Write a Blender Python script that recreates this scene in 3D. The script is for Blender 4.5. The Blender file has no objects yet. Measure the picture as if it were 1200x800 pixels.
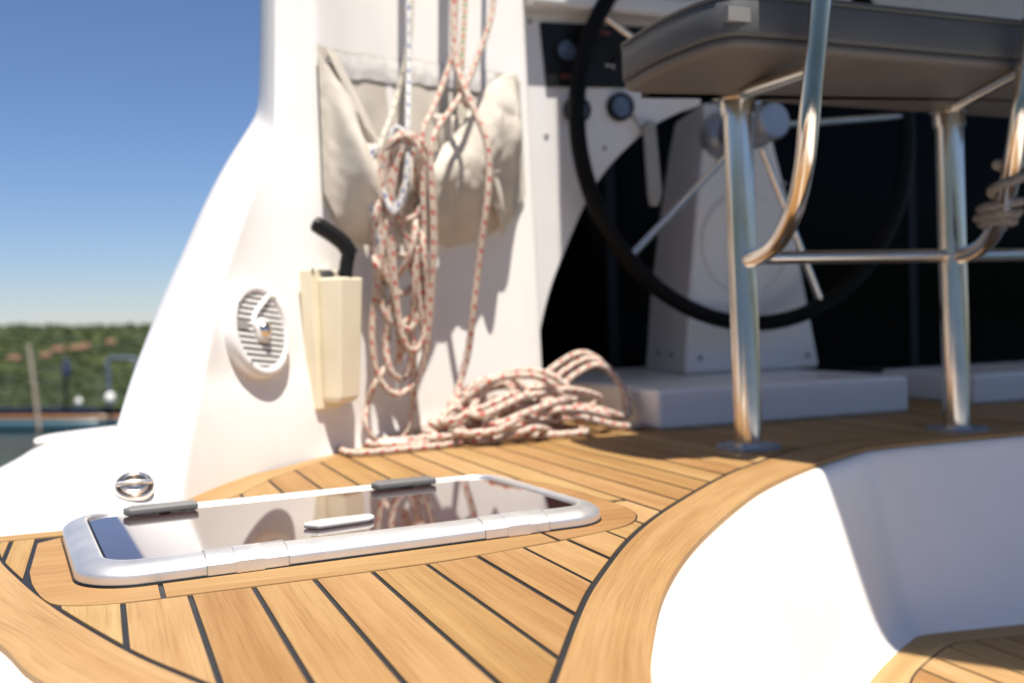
import bpy, bmesh, math, random
from mathutils import Vector, Matrix, noise

# ----------------------------------------------------------------- scene, camera, sky, sun
# Metres, in the boat's own frame: +X starboard, +Y forward (the way the planks run), +Z up,
# z = 0 is the top of the teak.
sc = bpy.context.scene
COL = sc.collection
sc.view_settings.view_transform = 'Standard'
sc.view_settings.look = 'None'
sc.view_settings.gamma = 1.0
sc.view_settings.exposure = 0.76
sc.cycles.max_bounces = 8
sc.cycles.sample_clamp_indirect = 6.0

cam_d = bpy.data.cameras.new("camera")
cam = bpy.data.objects.new("camera", cam_d)
COL.objects.link(cam)
cam_d.sensor_width = 36.0
cam_d.lens = 36.0
cam_d.clip_start = 0.02
cam_d.clip_end = 30000.0
CAM_ROT = Matrix(((0.92675, 0.03348, -0.37417),
                  (-0.37470, 0.01082, -0.92708),
                  (-0.02699, 0.99938, 0.02257)))
# columns: camera right, camera up, camera back
cam.matrix_world = Matrix.Translation((0, 0, 0.25)) @ CAM_ROT.to_4x4()
cam_d.dof.use_dof = True
cam_d.dof.focus_distance = 1.02
cam_d.dof.aperture_fstop = 3.6
cam_d.dof.aperture_blades = 7
sc.camera = cam

SUN_DIR = Vector((0.0, -0.348, 1.0)).normalized()          # towards the sun
world = bpy.data.worlds.new("World")
sc.world = world
world.use_nodes = True
wn = world.node_tree
bg = wn.nodes['Background']
sky = wn.nodes.new('ShaderNodeTexSky')
sky.sky_type = 'NISHITA'
sky.sun_disc = False
sky.sun_elevation = math.asin(SUN_DIR.z)
sky.sun_rotation = math.radians(180)
sky.altitude = 0
sky.air_density = 1.0
sky.dust_density = 0.0
sky.ozone_density = 2.2
geo = wn.nodes.new('ShaderNodeTexCoord'); sepz = wn.nodes.new('ShaderNodeSeparateXYZ'); wn.links.new(geo.outputs['Generated'], sepz.inputs[0])
elev = wn.nodes.new('ShaderNodeValToRGB')                  # colour balance by height above the horizon, same all round
elev.color_ramp.elements[0].position = 0.0; elev.color_ramp.elements[0].color = (0.68, 0.77, 1.04, 1)
elev.color_ramp.elements[1].position = 0.36; elev.color_ramp.elements[1].color = (0.70, 0.79, 0.96, 1)
wn.links.new(sepz.outputs[2], elev.inputs[0])
tint = wn.nodes.new('ShaderNodeMix'); tint.data_type = 'RGBA'; tint.blend_type = 'MULTIPLY'; tint.inputs[0].default_value = 1.0
wn.links.new(elev.outputs[0], tint.inputs[7])
wn.links.new(sky.outputs[0], tint.inputs[6])
wn.links.new(tint.outputs[2], bg.inputs[0])
bg.inputs[1].default_value = 0.062
sun_d = bpy.data.lights.new("sun", 'SUN')
sun_d.energy = 5.0
sun_d.angle = math.radians(0.53)
sun_d.color = (1.0, 0.94, 0.85)
sun = bpy.data.objects.new("sun", sun_d)
COL.objects.link(sun)
sun.rotation_euler = SUN_DIR.to_track_quat('Z', 'Y').to_euler()
sun.location = (0, -3, 9)

R_ = random.Random(7)

# ----------------------------------------------------------------- materials
def new_mat(name):
    m = bpy.data.materials.new(name)
    m.use_nodes = True
    nt = m.node_tree
    return m, nt, nt.nodes['Principled BSDF']

def N(nt, t, **kw):
    n = nt.nodes.new(t)
    for k, v in kw.items():
        setattr(n, k, v)
    return n

def L(nt, a, b):
    nt.links.new(a, b)

def ramp(nt, pts):
    n = nt.nodes.new('ShaderNodeValToRGB')
    e = n.color_ramp.elements
    while len(e) < len(pts):
        e.new(0.5)
    for el, (p, c) in zip(e, pts):
        el.position = p
        el.color = (c[0], c[1], c[2], 1)
    return n

def plain(name, col, rough=0.5, metal=0.0, coat=0.0, vary=0.06, scale=9.0, bump=0.0, bscale=120.0, spec=0.5):
    """a colour with soft mottling, slight roughness change and optional fine relief"""
    m, nt, p = new_mat(name)
    tc = N(nt, 'ShaderNodeTexCoord')
    nz = N(nt, 'ShaderNodeTexNoise'); nz.inputs['Scale'].default_value = scale; nz.inputs['Detail'].default_value = 5
    L(nt, tc.outputs['Object'], nz.inputs['Vector'])
    a = [max(0, c * (1 - vary)) for c in col]; b = [min(1, c * (1 + vary)) for c in col]
    r = ramp(nt, [(0.3, a), (0.7, b)])
    L(nt, nz.outputs['Fac'], r.inputs[0]); L(nt, r.outputs[0], p.inputs['Base Color'])
    mr = N(nt, 'ShaderNodeMapRange')
    mr.inputs[3].default_value = max(0.02, rough * 0.8); mr.inputs[4].default_value = min(1, rough * 1.2)
    L(nt, nz.outputs['Fac'], mr.inputs[0]); L(nt, mr.outputs[0], p.inputs['Roughness'])
    p.inputs['Metallic'].default_value = metal
    p.inputs['Specular IOR Level'].default_value = spec
    if coat:
        p.inputs['Coat Weight'].default_value = coat; p.inputs['Coat Roughness'].default_value = 0.03
    if bump:
        n2 = N(nt, 'ShaderNodeTexNoise'); n2.inputs['Scale'].default_value = bscale; n2.inputs['Detail'].default_value = 4
        L(nt, tc.outputs['Object'], n2.inputs['Vector'])
        bp = N(nt, 'ShaderNodeBump'); bp.inputs['Strength'].default_value = bump; bp.inputs['Distance'].default_value = 0.002
        L(nt, n2.outputs['Fac'], bp.inputs['Height']); L(nt, bp.outputs[0], p.inputs['Normal'])
    return m

def teak_mat(name='teak'):
    m, nt, p = new_mat(name)
    uv = N(nt, 'ShaderNodeUVMap')
    oi = N(nt, 'ShaderNodeObjectInfo')
    off = N(nt, 'ShaderNodeVectorMath', operation='SCALE'); off.inputs[0].default_value = (7.3, 3.1, 0); L(nt, oi.outputs['Random'], off.inputs['Scale'])
    add = N(nt, 'ShaderNodeVectorMath', operation='ADD'); L(nt, uv.outputs[0], add.inputs[0]); L(nt, off.outputs[0], add.inputs[1])
    def nz(sx, sy, detail, rough=0.55, dist=0.0):
        mp = N(nt, 'ShaderNodeMapping'); mp.inputs['Scale'].default_value = (sx, sy, 1)
        L(nt, add.outputs[0], mp.inputs[0])
        n = N(nt, 'ShaderNodeTexNoise'); n.inputs['Scale'].default_value = 1; n.inputs['Detail'].default_value = detail
        n.inputs['Roughness'].default_value = rough; n.inputs['Distortion'].default_value = dist
        L(nt, mp.outputs[0], n.inputs['Vector'])
        return n
    broad = nz(34, 1.5, 4, 0.55, 0.5)       # broad figure along the grain
    mid = nz(210, 4.5, 5, 0.6, 0.25)           # growth lines
    pores = nz(430, 7.5, 4, 0.62)             # short dark pores
    blot = nz(11, 3.5, 4, 0.6)                 # weathering
    r = ramp(nt, [(0.25, (0.268, 0.142, 0.046)), (0.48, (0.342, 0.202, 0.076)), (0.75, (0.410, 0.270, 0.120))])
    mx = N(nt, 'ShaderNodeMath', operation='MULTIPLY_ADD'); mx.inputs[1].default_value = 0.34; L(nt, mid.outputs['Fac'], mx.inputs[0])
    sc1 = N(nt, 'ShaderNodeMath', operation='MULTIPLY'); sc1.inputs[1].default_value = 0.71; L(nt, broad.outputs['Fac'], sc1.inputs[0])
    L(nt, sc1.outputs[0], mx.inputs[2])
    tone = N(nt, 'ShaderNodeMath', operation='MULTIPLY_ADD'); tone.inputs[1].default_value = 0.34; tone.inputs[2].default_value = -0.19
    L(nt, oi.outputs['Random'], tone.inputs[0])
    tot = N(nt, 'ShaderNodeMath', operation='ADD'); L(nt, mx.outputs[0], tot.inputs[0]); L(nt, tone.outputs[0], tot.inputs[1])
    L(nt, tot.outputs[0], r.inputs[0])
    pr = ramp(nt, [(0.34, (0.62, 0.53, 0.44)), (0.50, (1, 1, 1)), (0.70, (1.07, 1.06, 1.04))]); L(nt, pores.outputs['Fac'], pr.inputs[0])
    m1 = N(nt, 'ShaderNodeMix', data_type='RGBA', blend_type='MULTIPLY'); m1.inputs[0].default_value = 0.46
    L(nt, r.outputs[0], m1.inputs[6]); L(nt, pr.outputs[0], m1.inputs[7])
    br = ramp(nt, [(0.35, (0.84, 0.76, 0.66)), (0.62, (1.05, 1.05, 1.06))]); L(nt, blot.outputs['Fac'], br.inputs[0])
    m2 = N(nt, 'ShaderNodeMix', data_type='RGBA', blend_type='MULTIPLY'); m2.inputs[0].default_value = 0.55
    L(nt, m1.outputs[2], m2.inputs[6]); L(nt, br.outputs[0], m2.inputs[7])
    # salt specks
    vo = N(nt, 'ShaderNodeTexVoronoi'); vo.inputs['Scale'].default_value = 70; L(nt, add.outputs[0], vo.inputs['Vector'])
    vr = ramp(nt, [(0.0, (1, 1, 1)), (0.05, (0, 0, 0))]); L(nt, vo.outputs['Distance'], vr.inputs[0])
    sel = ramp(nt, [(0.80, (0, 0, 0)), (0.84, (1, 1, 1))]); L(nt, vo.outputs['Color'], sel.inputs[0])
    ml = N(nt, 'ShaderNodeMath', operation='MULTIPLY'); L(nt, vr.outputs[0], ml.inputs[0]); L(nt, sel.outputs[0], ml.inputs[1])
    m3 = N(nt, 'ShaderNodeMix', data_type='RGBA'); L(nt, ml.outputs[0], m3.inputs[0]); L(nt, m2.outputs[2], m3.inputs[6]); m3.inputs[7].default_value = (0.75, 0.70, 0.62, 1)
    hs_ = N(nt, 'ShaderNodeHueSaturation'); wnz = N(nt, 'ShaderNodeTexWhiteNoise', noise_dimensions='1D'); L(nt, oi.outputs['Random'], wnz.inputs['W'])
    hr = N(nt, 'ShaderNodeMapRange'); hr.inputs[3].default_value = .494; hr.inputs[4].default_value = .503; L(nt, wnz.outputs['Value'], hr.inputs[0]); L(nt, hr.outputs[0], hs_.inputs['Hue'])
    L(nt, m3.outputs[2], hs_.inputs['Color']); L(nt, hs_.outputs[0], p.inputs['Base Color'])
    rr = N(nt, 'ShaderNodeMapRange'); rr.inputs[3].default_value = 0.48; rr.inputs[4].default_value = 0.72
    L(nt, mid.outputs['Fac'], rr.inputs[0]); L(nt, rr.outputs[0], p.inputs['Roughness'])
    bp = N(nt, 'ShaderNodeBump'); bp.inputs['Strength'].default_value = 0.35; bp.inputs['Distance'].default_value = 0.0012
    hs = N(nt, 'ShaderNodeMath', operation='ADD'); L(nt, mid.outputs['Fac'], hs.inputs[0]); L(nt, pores.outputs['Fac'], hs.inputs[1])
    L(nt, hs.outputs[0], bp.inputs['Height']); L(nt, bp.outputs[0], p.inputs['Normal'])
    p.inputs['Specular IOR Level'].default_value = 0.35
    return m

def rope_mat(name, base, fleck, fleck2=None, amount=0.30, pitch=0.029):
    """braided cover: off-white with coloured tracer flecks; UV x = round the rope (0..1), y = metres along it"""
    m, nt, p = new_mat(name)
    uv = N(nt, 'ShaderNodeUVMap'); sp = N(nt, 'ShaderNodeSeparateXYZ'); L(nt, uv.outputs[0], sp.inputs[0])
    def fr(ax, ay, ph=0.0):
        a = N(nt, 'ShaderNodeMath', operation='MULTIPLY'); a.inputs[1].default_value = ax; L(nt, sp.outputs[0], a.inputs[0])
        b = N(nt, 'ShaderNodeMath', operation='MULTIPLY_ADD'); b.inputs[1].default_value = ay; L(nt, sp.outputs[1], b.inputs[0]); L(nt, a.outputs[0], b.inputs[2])
        c = N(nt, 'ShaderNodeMath', operation='ADD'); c.inputs[1].default_value = ph; L(nt, b.outputs[0], c.inputs[0])
        f = N(nt, 'ShaderNodeMath', operation='FRACT'); L(nt, c.outputs[0], f.inputs[0])
        return f
    def lt(n, v):
        k = N(nt, 'ShaderNodeMath', operation='LESS_THAN'); k.inputs[1].default_value = v; L(nt, n.outputs[0], k.inputs[0]); return k
    def mul(a, b):
        k = N(nt, 'ShaderNodeMath', operation='MULTIPLY'); L(nt, a.outputs[0], k.inputs[0]); L(nt, b.outputs[0], k.inputs[1]); return k
    irr = N(nt, 'ShaderNodeTexNoise'); irr.inputs['Scale'].default_value = 1.0; irr.inputs['Detail'].default_value = 2
    imp = N(nt, 'ShaderNodeMapping'); imp.inputs['Scale'].default_value = (5, 55, 1); L(nt, uv.outputs[0], imp.inputs[0]); L(nt, imp.outputs[0], irr.inputs['Vector'])
    keep = N(nt, 'ShaderNodeMapRange'); keep.inputs[1].default_value = .40; keep.inputs[2].default_value = .56; keep.inputs[3].default_value = .45; keep.inputs[4].default_value = .97; L(nt, irr.outputs['Fac'], keep.inputs[0])
    mask = mul(keep, mul(lt(fr(2, 1 / pitch), 0.42), lt(fr(-2, 1 / pitch, 0.2), amount + 0.2)))
    tc = N(nt, 'ShaderNodeTexCoord')
    nz = N(nt, 'ShaderNodeTexNoise'); nz.inputs['Scale'].default_value = 60; nz.inputs['Detail'].default_value = 4; L(nt, tc.outputs['Object'], nz.inputs['Vector'])
    br = ramp(nt, [(0.3, [c * 0.80 for c in base]), (0.7, base)]); L(nt, nz.outputs['Fac'], br.inputs[0])
    mx = N(nt, 'ShaderNodeMix', data_type='RGBA'); L(nt, mask.outputs[0], mx.inputs[0]); L(nt, br.outputs[0], mx.inputs[6]); mx.inputs[7].default_value = (*fleck, 1)
    last = mx
    if fleck2:
        k2 = mul(lt(fr(2, 1 / pitch, 0.5), 0.34), lt(fr(-2, 1 / pitch, 0.75), amount + 0.1))
        m2 = N(nt, 'ShaderNodeMix', data_type='RGBA'); L(nt, k2.outputs[0], m2.inputs[0]); L(nt, mx.outputs[2], m2.inputs[6]); m2.inputs[7].default_value = (*fleck2, 1)
        last = m2
    L(nt, last.outputs[2], p.inputs['Base Color'])
    p.inputs['Roughness'].default_value = 0.85
    # braid relief: two crossing helices
    def si(ax, ay):
        a = N(nt, 'ShaderNodeMath', operation='MULTIPLY'); a.inputs[1].default_value = ax * math.tau; L(nt, sp.outputs[0], a.inputs[0])
        b = N(nt, 'ShaderNodeMath', operation='MULTIPLY_ADD'); b.inputs[1].default_value = ay * math.tau; L(nt, sp.outputs[1], b.inputs[0]); L(nt, a.outputs[0], b.inputs[2])
        s = N(nt, 'ShaderNodeMath', operation='SINE'); L(nt, b.outputs[0], s.inputs[0]); return s
    hh = mul(si(6, 110), si(-6, 110))
    bp = N(nt, 'ShaderNodeBump'); bp.inputs['Strength'].default_value = 0.7; bp.inputs['Distance'].default_value = 0.0012
    L(nt, hh.outputs[0], bp.inputs['Height']); L(nt, bp.outputs[0], p.inputs['Normal'])
    return m

def gelcoat(name, col=(0.82, 0.79, 0.755)):
    m, nt, p = new_mat(name)
    tc = N(nt, 'ShaderNodeTexCoord')
    n1 = N(nt, 'ShaderNodeTexNoise'); n1.inputs['Scale'].default_value = 3.0; n1.inputs['Detail'].default_value = 8; n1.inputs['Roughness'].default_value = 0.65
    L(nt, tc.outputs['Object'], n1.inputs['Vector'])
    mp = N(nt, 'ShaderNodeMapping'); mp.inputs['Scale'].default_value = (16, 16, 1.6); L(nt, tc.outputs['Object'], mp.inputs[0])
    n2 = N(nt, 'ShaderNodeTexNoise'); n2.inputs['Scale'].default_value = 1.0; n2.inputs['Detail'].default_value = 5; L(nt, mp.outputs[0], n2.inputs['Vector'])
    r1 = ramp(nt, [(0.35, [c * 0.95 for c in col]), (0.65, col)]); L(nt, n1.outputs['Fac'], r1.inputs[0])
    r2 = ramp(nt, [(0.30, (0.95, 0.93, 0.90)), (0.5, (1, 1, 1))]); L(nt, n2.outputs['Fac'], r2.inputs[0])
    mx = N(nt, 'ShaderNodeMix', data_type='RGBA', blend_type='MULTIPLY'); mx.inputs[0].default_value = 0.35
    L(nt, r1.outputs[0], mx.inputs[6]); L(nt, r2.outputs[0], mx.inputs[7]); L(nt, mx.outputs[2], p.inputs['Base Color'])
    sv = N(nt, 'ShaderNodeTexVoronoi'); sv.inputs['Scale'].default_value = 34; sv.inputs['Randomness'].default_value = 1; L(nt, tc.outputs['Object'], sv.inputs['Vector'])
    sr = ramp(nt, [(0.0, (1, 1, 1)), (0.035, (0, 0, 0))]); L(nt, sv.outputs['Distance'], sr.inputs[0])
    ss = ramp(nt, [(0.72, (0, 0, 0)), (0.78, (.6, .6, .6))]); L(nt, sv.outputs['Color'], ss.inputs[0])
    sm_ = N(nt, 'ShaderNodeMath', operation='MULTIPLY'); L(nt, sr.outputs[0], sm_.inputs[0]); L(nt, ss.outputs[0], sm_.inputs[1])
    mx2 = N(nt, 'ShaderNodeMix', data_type='RGBA'); L(nt, sm_.outputs[0], mx2.inputs[0]); L(nt, mx.outputs[2], mx2.inputs[6]); mx2.inputs[7].default_value = (.42, .36, .29, 1)
    L(nt, mx2.outputs[2], p.inputs['Base Color'])
    mr = N(nt, 'ShaderNodeMapRange'); mr.inputs[3].default_value = 0.22; mr.inputs[4].default_value = 0.42
    L(nt, n1.outputs['Fac'], mr.inputs[0]); L(nt, mr.outputs[0], p.inputs['Roughness'])
    n3 = N(nt, 'ShaderNodeTexNoise'); n3.inputs['Scale'].default_value = 14; n3.inputs['Detail'].default_value = 2; L(nt, tc.outputs['Object'], n3.inputs['Vector'])
    bp = N(nt, 'ShaderNodeBump'); bp.inputs['Strength'].default_value = 0.08; bp.inputs['Distance'].default_value = 0.004
    L(nt, n3.outputs['Fac'], bp.inputs['Height']); L(nt, bp.outputs[0], p.inputs['Normal'])
    return m

M = {}
M['teak'] = teak_mat()
M['caulk'] = plain('black_caulking', (0.014, 0.014, 0.015), 0.55, bump=0.3, bscale=400)
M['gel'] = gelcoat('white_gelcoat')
M['gel_shade'] = gelcoat('white_gelcoat_shaded', (0.74, 0.72, 0.70))  # darker gelcoat copy: shade put into the colour of sheltered parts
M['alu'] = plain('satin_aluminium', (0.82, 0.795, 0.765), 0.42, metal=0.85, vary=0.03, scale=30, bump=0.06, bscale=700)
M['steel'] = plain('polished_steel', (0.72, 0.65, 0.57), 0.16, metal=1.0, vary=0.05, scale=20)
M['acrylic'] = plain('smoked_acrylic', (0.055, 0.026, 0.024), 0.03, coat=0.9, vary=0.1, spec=0.95)
M['black'] = plain('black_plastic', (0.008, 0.008, 0.008), 0.42, vary=0.15, spec=0.25)
M['leather'] = plain('black_wheel_leather', (0.005, 0.0048, 0.0046), 0.45, vary=0.2, bump=0.35, bscale=260, spec=0.10)
M['darkglass'] = plain('dark_glass', (0.0025, 0.0022, 0.0022), 0.14, vary=0.2, spec=0.04)
M['grey'] = plain('grey_plastic', (0.30, 0.29, 0.275), 0.5, bump=0.1)
M['palegrey'] = plain('pale_grey_plastic', (0.62, 0.60, 0.56), 0.5)
M['white_plastic'] = plain('white_plastic', (0.78, 0.765, 0.745), 0.42, vary=0.02)
M['cream'] = plain('cream_plastic', (0.78, 0.70, 0.52), 0.5, vary=0.05, scale=14, bump=0.1)
M['canvas'] = plain('sand_canvas', (0.57, 0.52, 0.445), 0.9, vary=0.09, scale=12, bump=0.5, bscale=600)
M['window'] = plain('crumpled_film', (0.66, 0.63, 0.60), 0.35, vary=0.06, scale=30, bump=0.6, bscale=40)
M['vinyl'] = plain('charcoal_vinyl', (0.058, 0.060, 0.063), 0.6, vary=0.1, scale=8, bump=0.25, bscale=300)
M['seat_board'] = plain('brown_seat_board', (0.095, 0.085, 0.076), 0.6, vary=0.1, scale=6)
M['rope_red'] = rope_mat('rope_red_fleck', (0.66, 0.56, 0.46), (0.46, 0.045, 0.035), amount=0.36)
M['rope_blue'] = rope_mat('rope_blue_fleck', (0.74, 0.71, 0.67), (0.06, 0.12, 0.32), amount=0.32)
M['rope_grey'] = rope_mat('rope_grey_fleck', (0.74, 0.68, 0.57), (0.17, 0.15, 0.13), amount=0.20)
M['rope_green'] = rope_mat('rope_red_green_fleck', (0.70, 0.62, 0.48), (0.52, 0.07, 0.05), (0.10, 0.26, 0.12))
M['rope_brown'] = rope_mat('rope_grey_brown', (0.20, 0.175, 0.155), (0.13, 0.11, 0.10))
M['hubgrey'] = plain('satin_grey_casting', (0.34, 0.36, 0.40), 0.35, metal=0.6)
M['latch'] = plain('dark_grey_latch', (0.15, 0.145, 0.14), 0.45, bump=0.1)
M['tag'] = plain('sun_patch', (0.17, 0.165, 0.155), 0.6)  # paler grey painted in for a sun patch on the cushion edge
M['gauge'] = plain('gauge_face', (0.09, 0.12, 0.17), 0.2, vary=0.3, scale=60)
M['red_print'] = plain('red_print', (0.13, 0.03, 0.026), 0.5)

# ----------------------------------------------------------------- object helpers
def tag(o, label=None, cat=None, group=None, kind=None):
    if label: o['label'] = label
    if cat: o['category'] = cat
    if group: o['group'] = group
    if kind: o['kind'] = kind
    return o

def empty(name, loc, label, cat, group=None):
    o = bpy.data.objects.new(name, None)
    o.empty_display_size = 0.05
    o.location = loc
    COL.objects.link(o)
    return tag(o, label, cat, group)

def root_loc(o):
    p = Vector((0, 0, 0))
    while o is not None:
        p += o.location
        o = o.parent
    return p

def mk(name, verts, faces, mat, parent=None, loc=None, smooth=False, uvs=None):
    """ONE mesh object; verts in boat coordinates; loc = its origin when it has no parent"""
    me = bpy.data.meshes.new(name)
    if parent is not None:
        o0 = root_loc(parent); here = Vector((0, 0, 0))
    else:
        o0 = Vector(loc) if loc is not None else Vector((0, 0, 0)); here = o0
    me.from_pydata([tuple(Vector(v) - o0) for v in verts], [], faces)
    me.update()
    if uvs is not None:
        lay = me.uv_layers.new(name='UVMap')
        if callable(uvs):
            for lp in me.loops:
                lay.data[lp.index].uv = uvs(lp.vertex_index)
        else:
            for i, q in enumerate(uvs):
                lay.data[i].uv = q
    me.materials.append(mat)
    if smooth:
        me.polygons.foreach_set('use_smooth', [True] * len(me.polygons))
    o = bpy.data.objects.new(name, me)
    o.location = here
    if parent is not None:
        o.parent = parent
    COL.objects.link(o)
    return o

def fix_normals(o):
    bm = bmesh.new(); bm.from_mesh(o.data)
    bmesh.ops.recalc_face_normals(bm, faces=bm.faces)
    bm.to_mesh(o.data); bm.free()

def bevel(o, w, seg=2, angle=35):
    md = o.modifiers.new('bevel', 'BEVEL'); md.width = w; md.segments = seg
    md.limit_method = 'ANGLE'; md.angle_limit = math.radians(angle)
    o.data.polygons.foreach_set('use_smooth', [True] * len(o.data.polygons))
    w2 = o.modifiers.new('wn', 'WEIGHTED_NORMAL'); w2.keep_sharp = True
    return o

def subsurf(o, lv=2):
    md = o.modifiers.new('sub', 'SUBSURF'); md.levels = lv; md.render_levels = lv
    return o

def spline(pts, step=0.01, closed=False):
    P = [Vector(p) for p in pts]
    n = len(P); out = []
    rng = range(n) if closed else range(n - 1)
    for i in rng:
        if closed:
            a, b, c, d = P[(i - 1) % n], P[i], P[(i + 1) % n], P[(i + 2) % n]
        else:
            b, c = P[i], P[i + 1]
            a = P[i - 1] if i > 0 else b * 2 - c
            d = P[i + 2] if i + 2 < n else c * 2 - b
        k = max(1, int((c - b).length / step))
        for j in range(k):
            t = j / k; t2 = t * t; t3 = t2 * t
            out.append(0.5 * ((2 * b) + (c - a) * t + (2 * a - 5 * b + 4 * c - d) * t2 + (3 * b - a - 3 * c + d) * t3))
    if not closed:
        out.append(P[-1])
    return out

def tube_data(path, r, segs=10, closed=False, caps=True):
    n = len(path); verts = []; faces = []; uv = []
    tans = []
    for i in range(n):
        a = path[(i - 1) % n] if (closed or i > 0) else path[i]
        b = path[(i + 1) % n] if (closed or i < n - 1) else path[i]
        t = (b - a); tans.append(t.normalized() if t.length > 1e-9 else Vector((0, 0, 1)))
    ref = Vector((0, 0, 1)) if abs(tans[0].z) < 0.9 else Vector((1, 0, 0))
    nrm = (ref - tans[0] * ref.dot(tans[0])).normalized()
    ln = 0.0; lens = []
    for i in range(n):
        if i: ln += (path[i] - path[i - 1]).length
        lens.append(ln)
        t = tans[i]
        nrm = (nrm - t * nrm.dot(t))
        nrm = nrm.normalized() if nrm.length > 1e-6 else t.orthogonal().normalized()
        bn = t.cross(nrm)
        rr = r[i] if isinstance(r, (list, tuple)) else r
        for j in range(segs):
            a = math.tau * j / segs
            verts.append(path[i] + (nrm * math.cos(a) + bn * math.sin(a)) * rr)
    m = n if closed else n - 1
    for i in range(m):
        i2 = (i + 1) % n
        y0 = lens[i]; y1 = lens[i2] if i2 else ln + (path[0] - path[-1]).length
        for j in range(segs):
            j2 = (j + 1) % segs
            faces.append((i * segs + j, i * segs + j2, i2 * segs + j2, i2 * segs + j))
            u0 = j / segs; u1 = (j + 1) / segs
            uv += [(u0, y0), (u1, y0), (u1, y1), (u0, y1)]
    if caps and not closed:
        b = len(verts); verts += [v.copy() for v in verts[:segs]] + [v.copy() for v in verts[(n - 1) * segs:n * segs]]
        faces.append(tuple(b + j for j in range(segs - 1, -1, -1))); uv += [(0, 0)] * segs
        faces.append(tuple(b + segs + j for j in range(segs))); uv += [(0, ln)] * segs
    return verts, faces, uv

def tube(name, pts, r, mat, parent=None, loc=None, step=0.01, segs=10, closed=False, smooth_path=True):
    path = spline(pts, step, closed) if smooth_path else [Vector(p) for p in pts]
    v, f, uv = tube_data(path, r, segs, closed)
    if parent is None and loc is None:
        loc = min(path, key=lambda q: q.z)
    return mk(name, v, f, mat, parent, loc, True, uv)

def prism(name, poly, z0, z1, mat, parent=None, loc=None, uvf=None, smooth=False):
    """polygon (x, y) from z0 up to z1; uvf(x, y) -> uv"""
    a = sum(poly[i][0] * poly[(i + 1) % len(poly)][1] - poly[(i + 1) % len(poly)][0] * poly[i][1] for i in range(len(poly)))
    if a < 0: poly = poly[::-1]
    n = len(poly)
    v = [(x, y, z1) for x, y in poly] + [(x, y, z0) for x, y in poly]
    f = [tuple(range(n)), tuple(range(2 * n - 1, n - 1, -1))] + [(i, i + n, (i + 1) % n + n, (i + 1) % n) for i in range(n)]
    uvs = (lambda i: uvf(v[i][0], v[i][1])) if uvf else None
    return mk(name, v, f, mat, parent, loc, smooth, uvs)

def slab(name, poly, origin, ax, ay, d0, d1, mat, parent=None, loc=None):
    """polygon in the plane (ax, ay) through origin, thick from d0 to d1 along ax x ay"""
    ax = Vector(ax).normalized(); ay = Vector(ay).normalized(); az = ax.cross(ay); o = Vector(origin)
    a = sum(poly[i][0] * poly[(i + 1) % len(poly)][1] - poly[(i + 1) % len(poly)][0] * poly[i][1] for i in range(len(poly)))
    if a < 0: poly = poly[::-1]
    n = len(poly)
    v = [o + ax * x + ay * y + az * d1 for x, y in poly] + [o + ax * x + ay * y + az * d0 for x, y in poly]
    f = [tuple(range(n)), tuple(range(2 * n - 1, n - 1, -1))] + [(i, i + n, (i + 1) % n + n, (i + 1) % n) for i in range(n)]
    return mk(name, v, f, mat, parent, loc)

def box(name, lo, hi, mat, parent=None, loc=None, bev=0.0, seg=2):
    o = prism(name, [(lo[0], lo[1]), (hi[0], lo[1]), (hi[0], hi[1]), (lo[0], hi[1])], lo[2], hi[2], mat, parent, loc)
    if bev: bevel(o, bev, seg)
    return o

def lathe(name, prof, origin, axis, mat, parent=None, loc=None, segs=32, smooth=True, sx=1.0):
    """profile [(radius, height)] turned about axis through origin"""
    az = Vector(axis).normalized(); ref = Vector((0, 0, 1)) if abs(az.z) < 0.9 else Vector((0, 1, 0))
    ax = ref.cross(az).normalized(); ay = az.cross(ax); o = Vector(origin)
    v = []; f = []
    for r, h in prof:
        for j in range(segs):
            a = math.tau * j / segs
            v.append(o + ax * (math.cos(a) * r * sx) + ay * (math.sin(a) * r) + az * h)
    for i in range(len(prof) - 1):
        for j in range(segs):
            j2 = (j + 1) % segs
            f.append((i * segs + j, i * segs + j2, (i + 1) * segs + j2, (i + 1) * segs + j))
    f.append(tuple(range(segs - 1, -1, -1)))
    f.append(tuple((len(prof) - 1) * segs + j for j in range(segs)))
    ob = mk(name, v, f, mat, parent, loc, smooth)
    if smooth:
        md = ob.modifiers.new('edge', 'EDGE_SPLIT'); md.split_angle = math.radians(40)
    return ob

def grid(name, rows, mat, parent=None, loc=None, smooth=True, closed=False):
    n = len(rows[0]); v = [p for r in rows for p in r]; f = []
    for i in range(len(rows) - 1):
        for j in range(n if closed else n - 1):
            j2 = (j + 1) % n
            f.append((i * n + j, i * n + j2, (i + 1) * n + j2, (i + 1) * n + j))
    return mk(name, v, f, mat, parent, loc, smooth)

def interp(pts, x):
    if x <= pts[0][0]:
        (x0, y0), (x1, y1) = pts[0], pts[1]
    elif x >= pts[-1][0]:
        (x0, y0), (x1, y1) = pts[-2], pts[-1]
    else:
        for i in range(len(pts) - 1):
            if pts[i][0] <= x <= pts[i + 1][0]:
                (x0, y0), (x1, y1) = pts[i], pts[i + 1]; break
    return y0 + (y1 - y0) * (x - x0) / (x1 - x0)

def smooth2(pts, step=0.02):
    return [(p.x, p.y) for p in spline([(x, y, 0) for x, y in pts], step)]

def shift(pts, d):
    out = []
    for i, p in enumerate(pts):
        a = pts[max(0, i - 1)]; b = pts[min(len(pts) - 1, i + 1)]
        tx, ty = b[0] - a[0], b[1] - a[1]; l = math.hypot(tx, ty)
        out.append((p[0] - ty / l * d, p[1] + tx / l * d))
    return out

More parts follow.
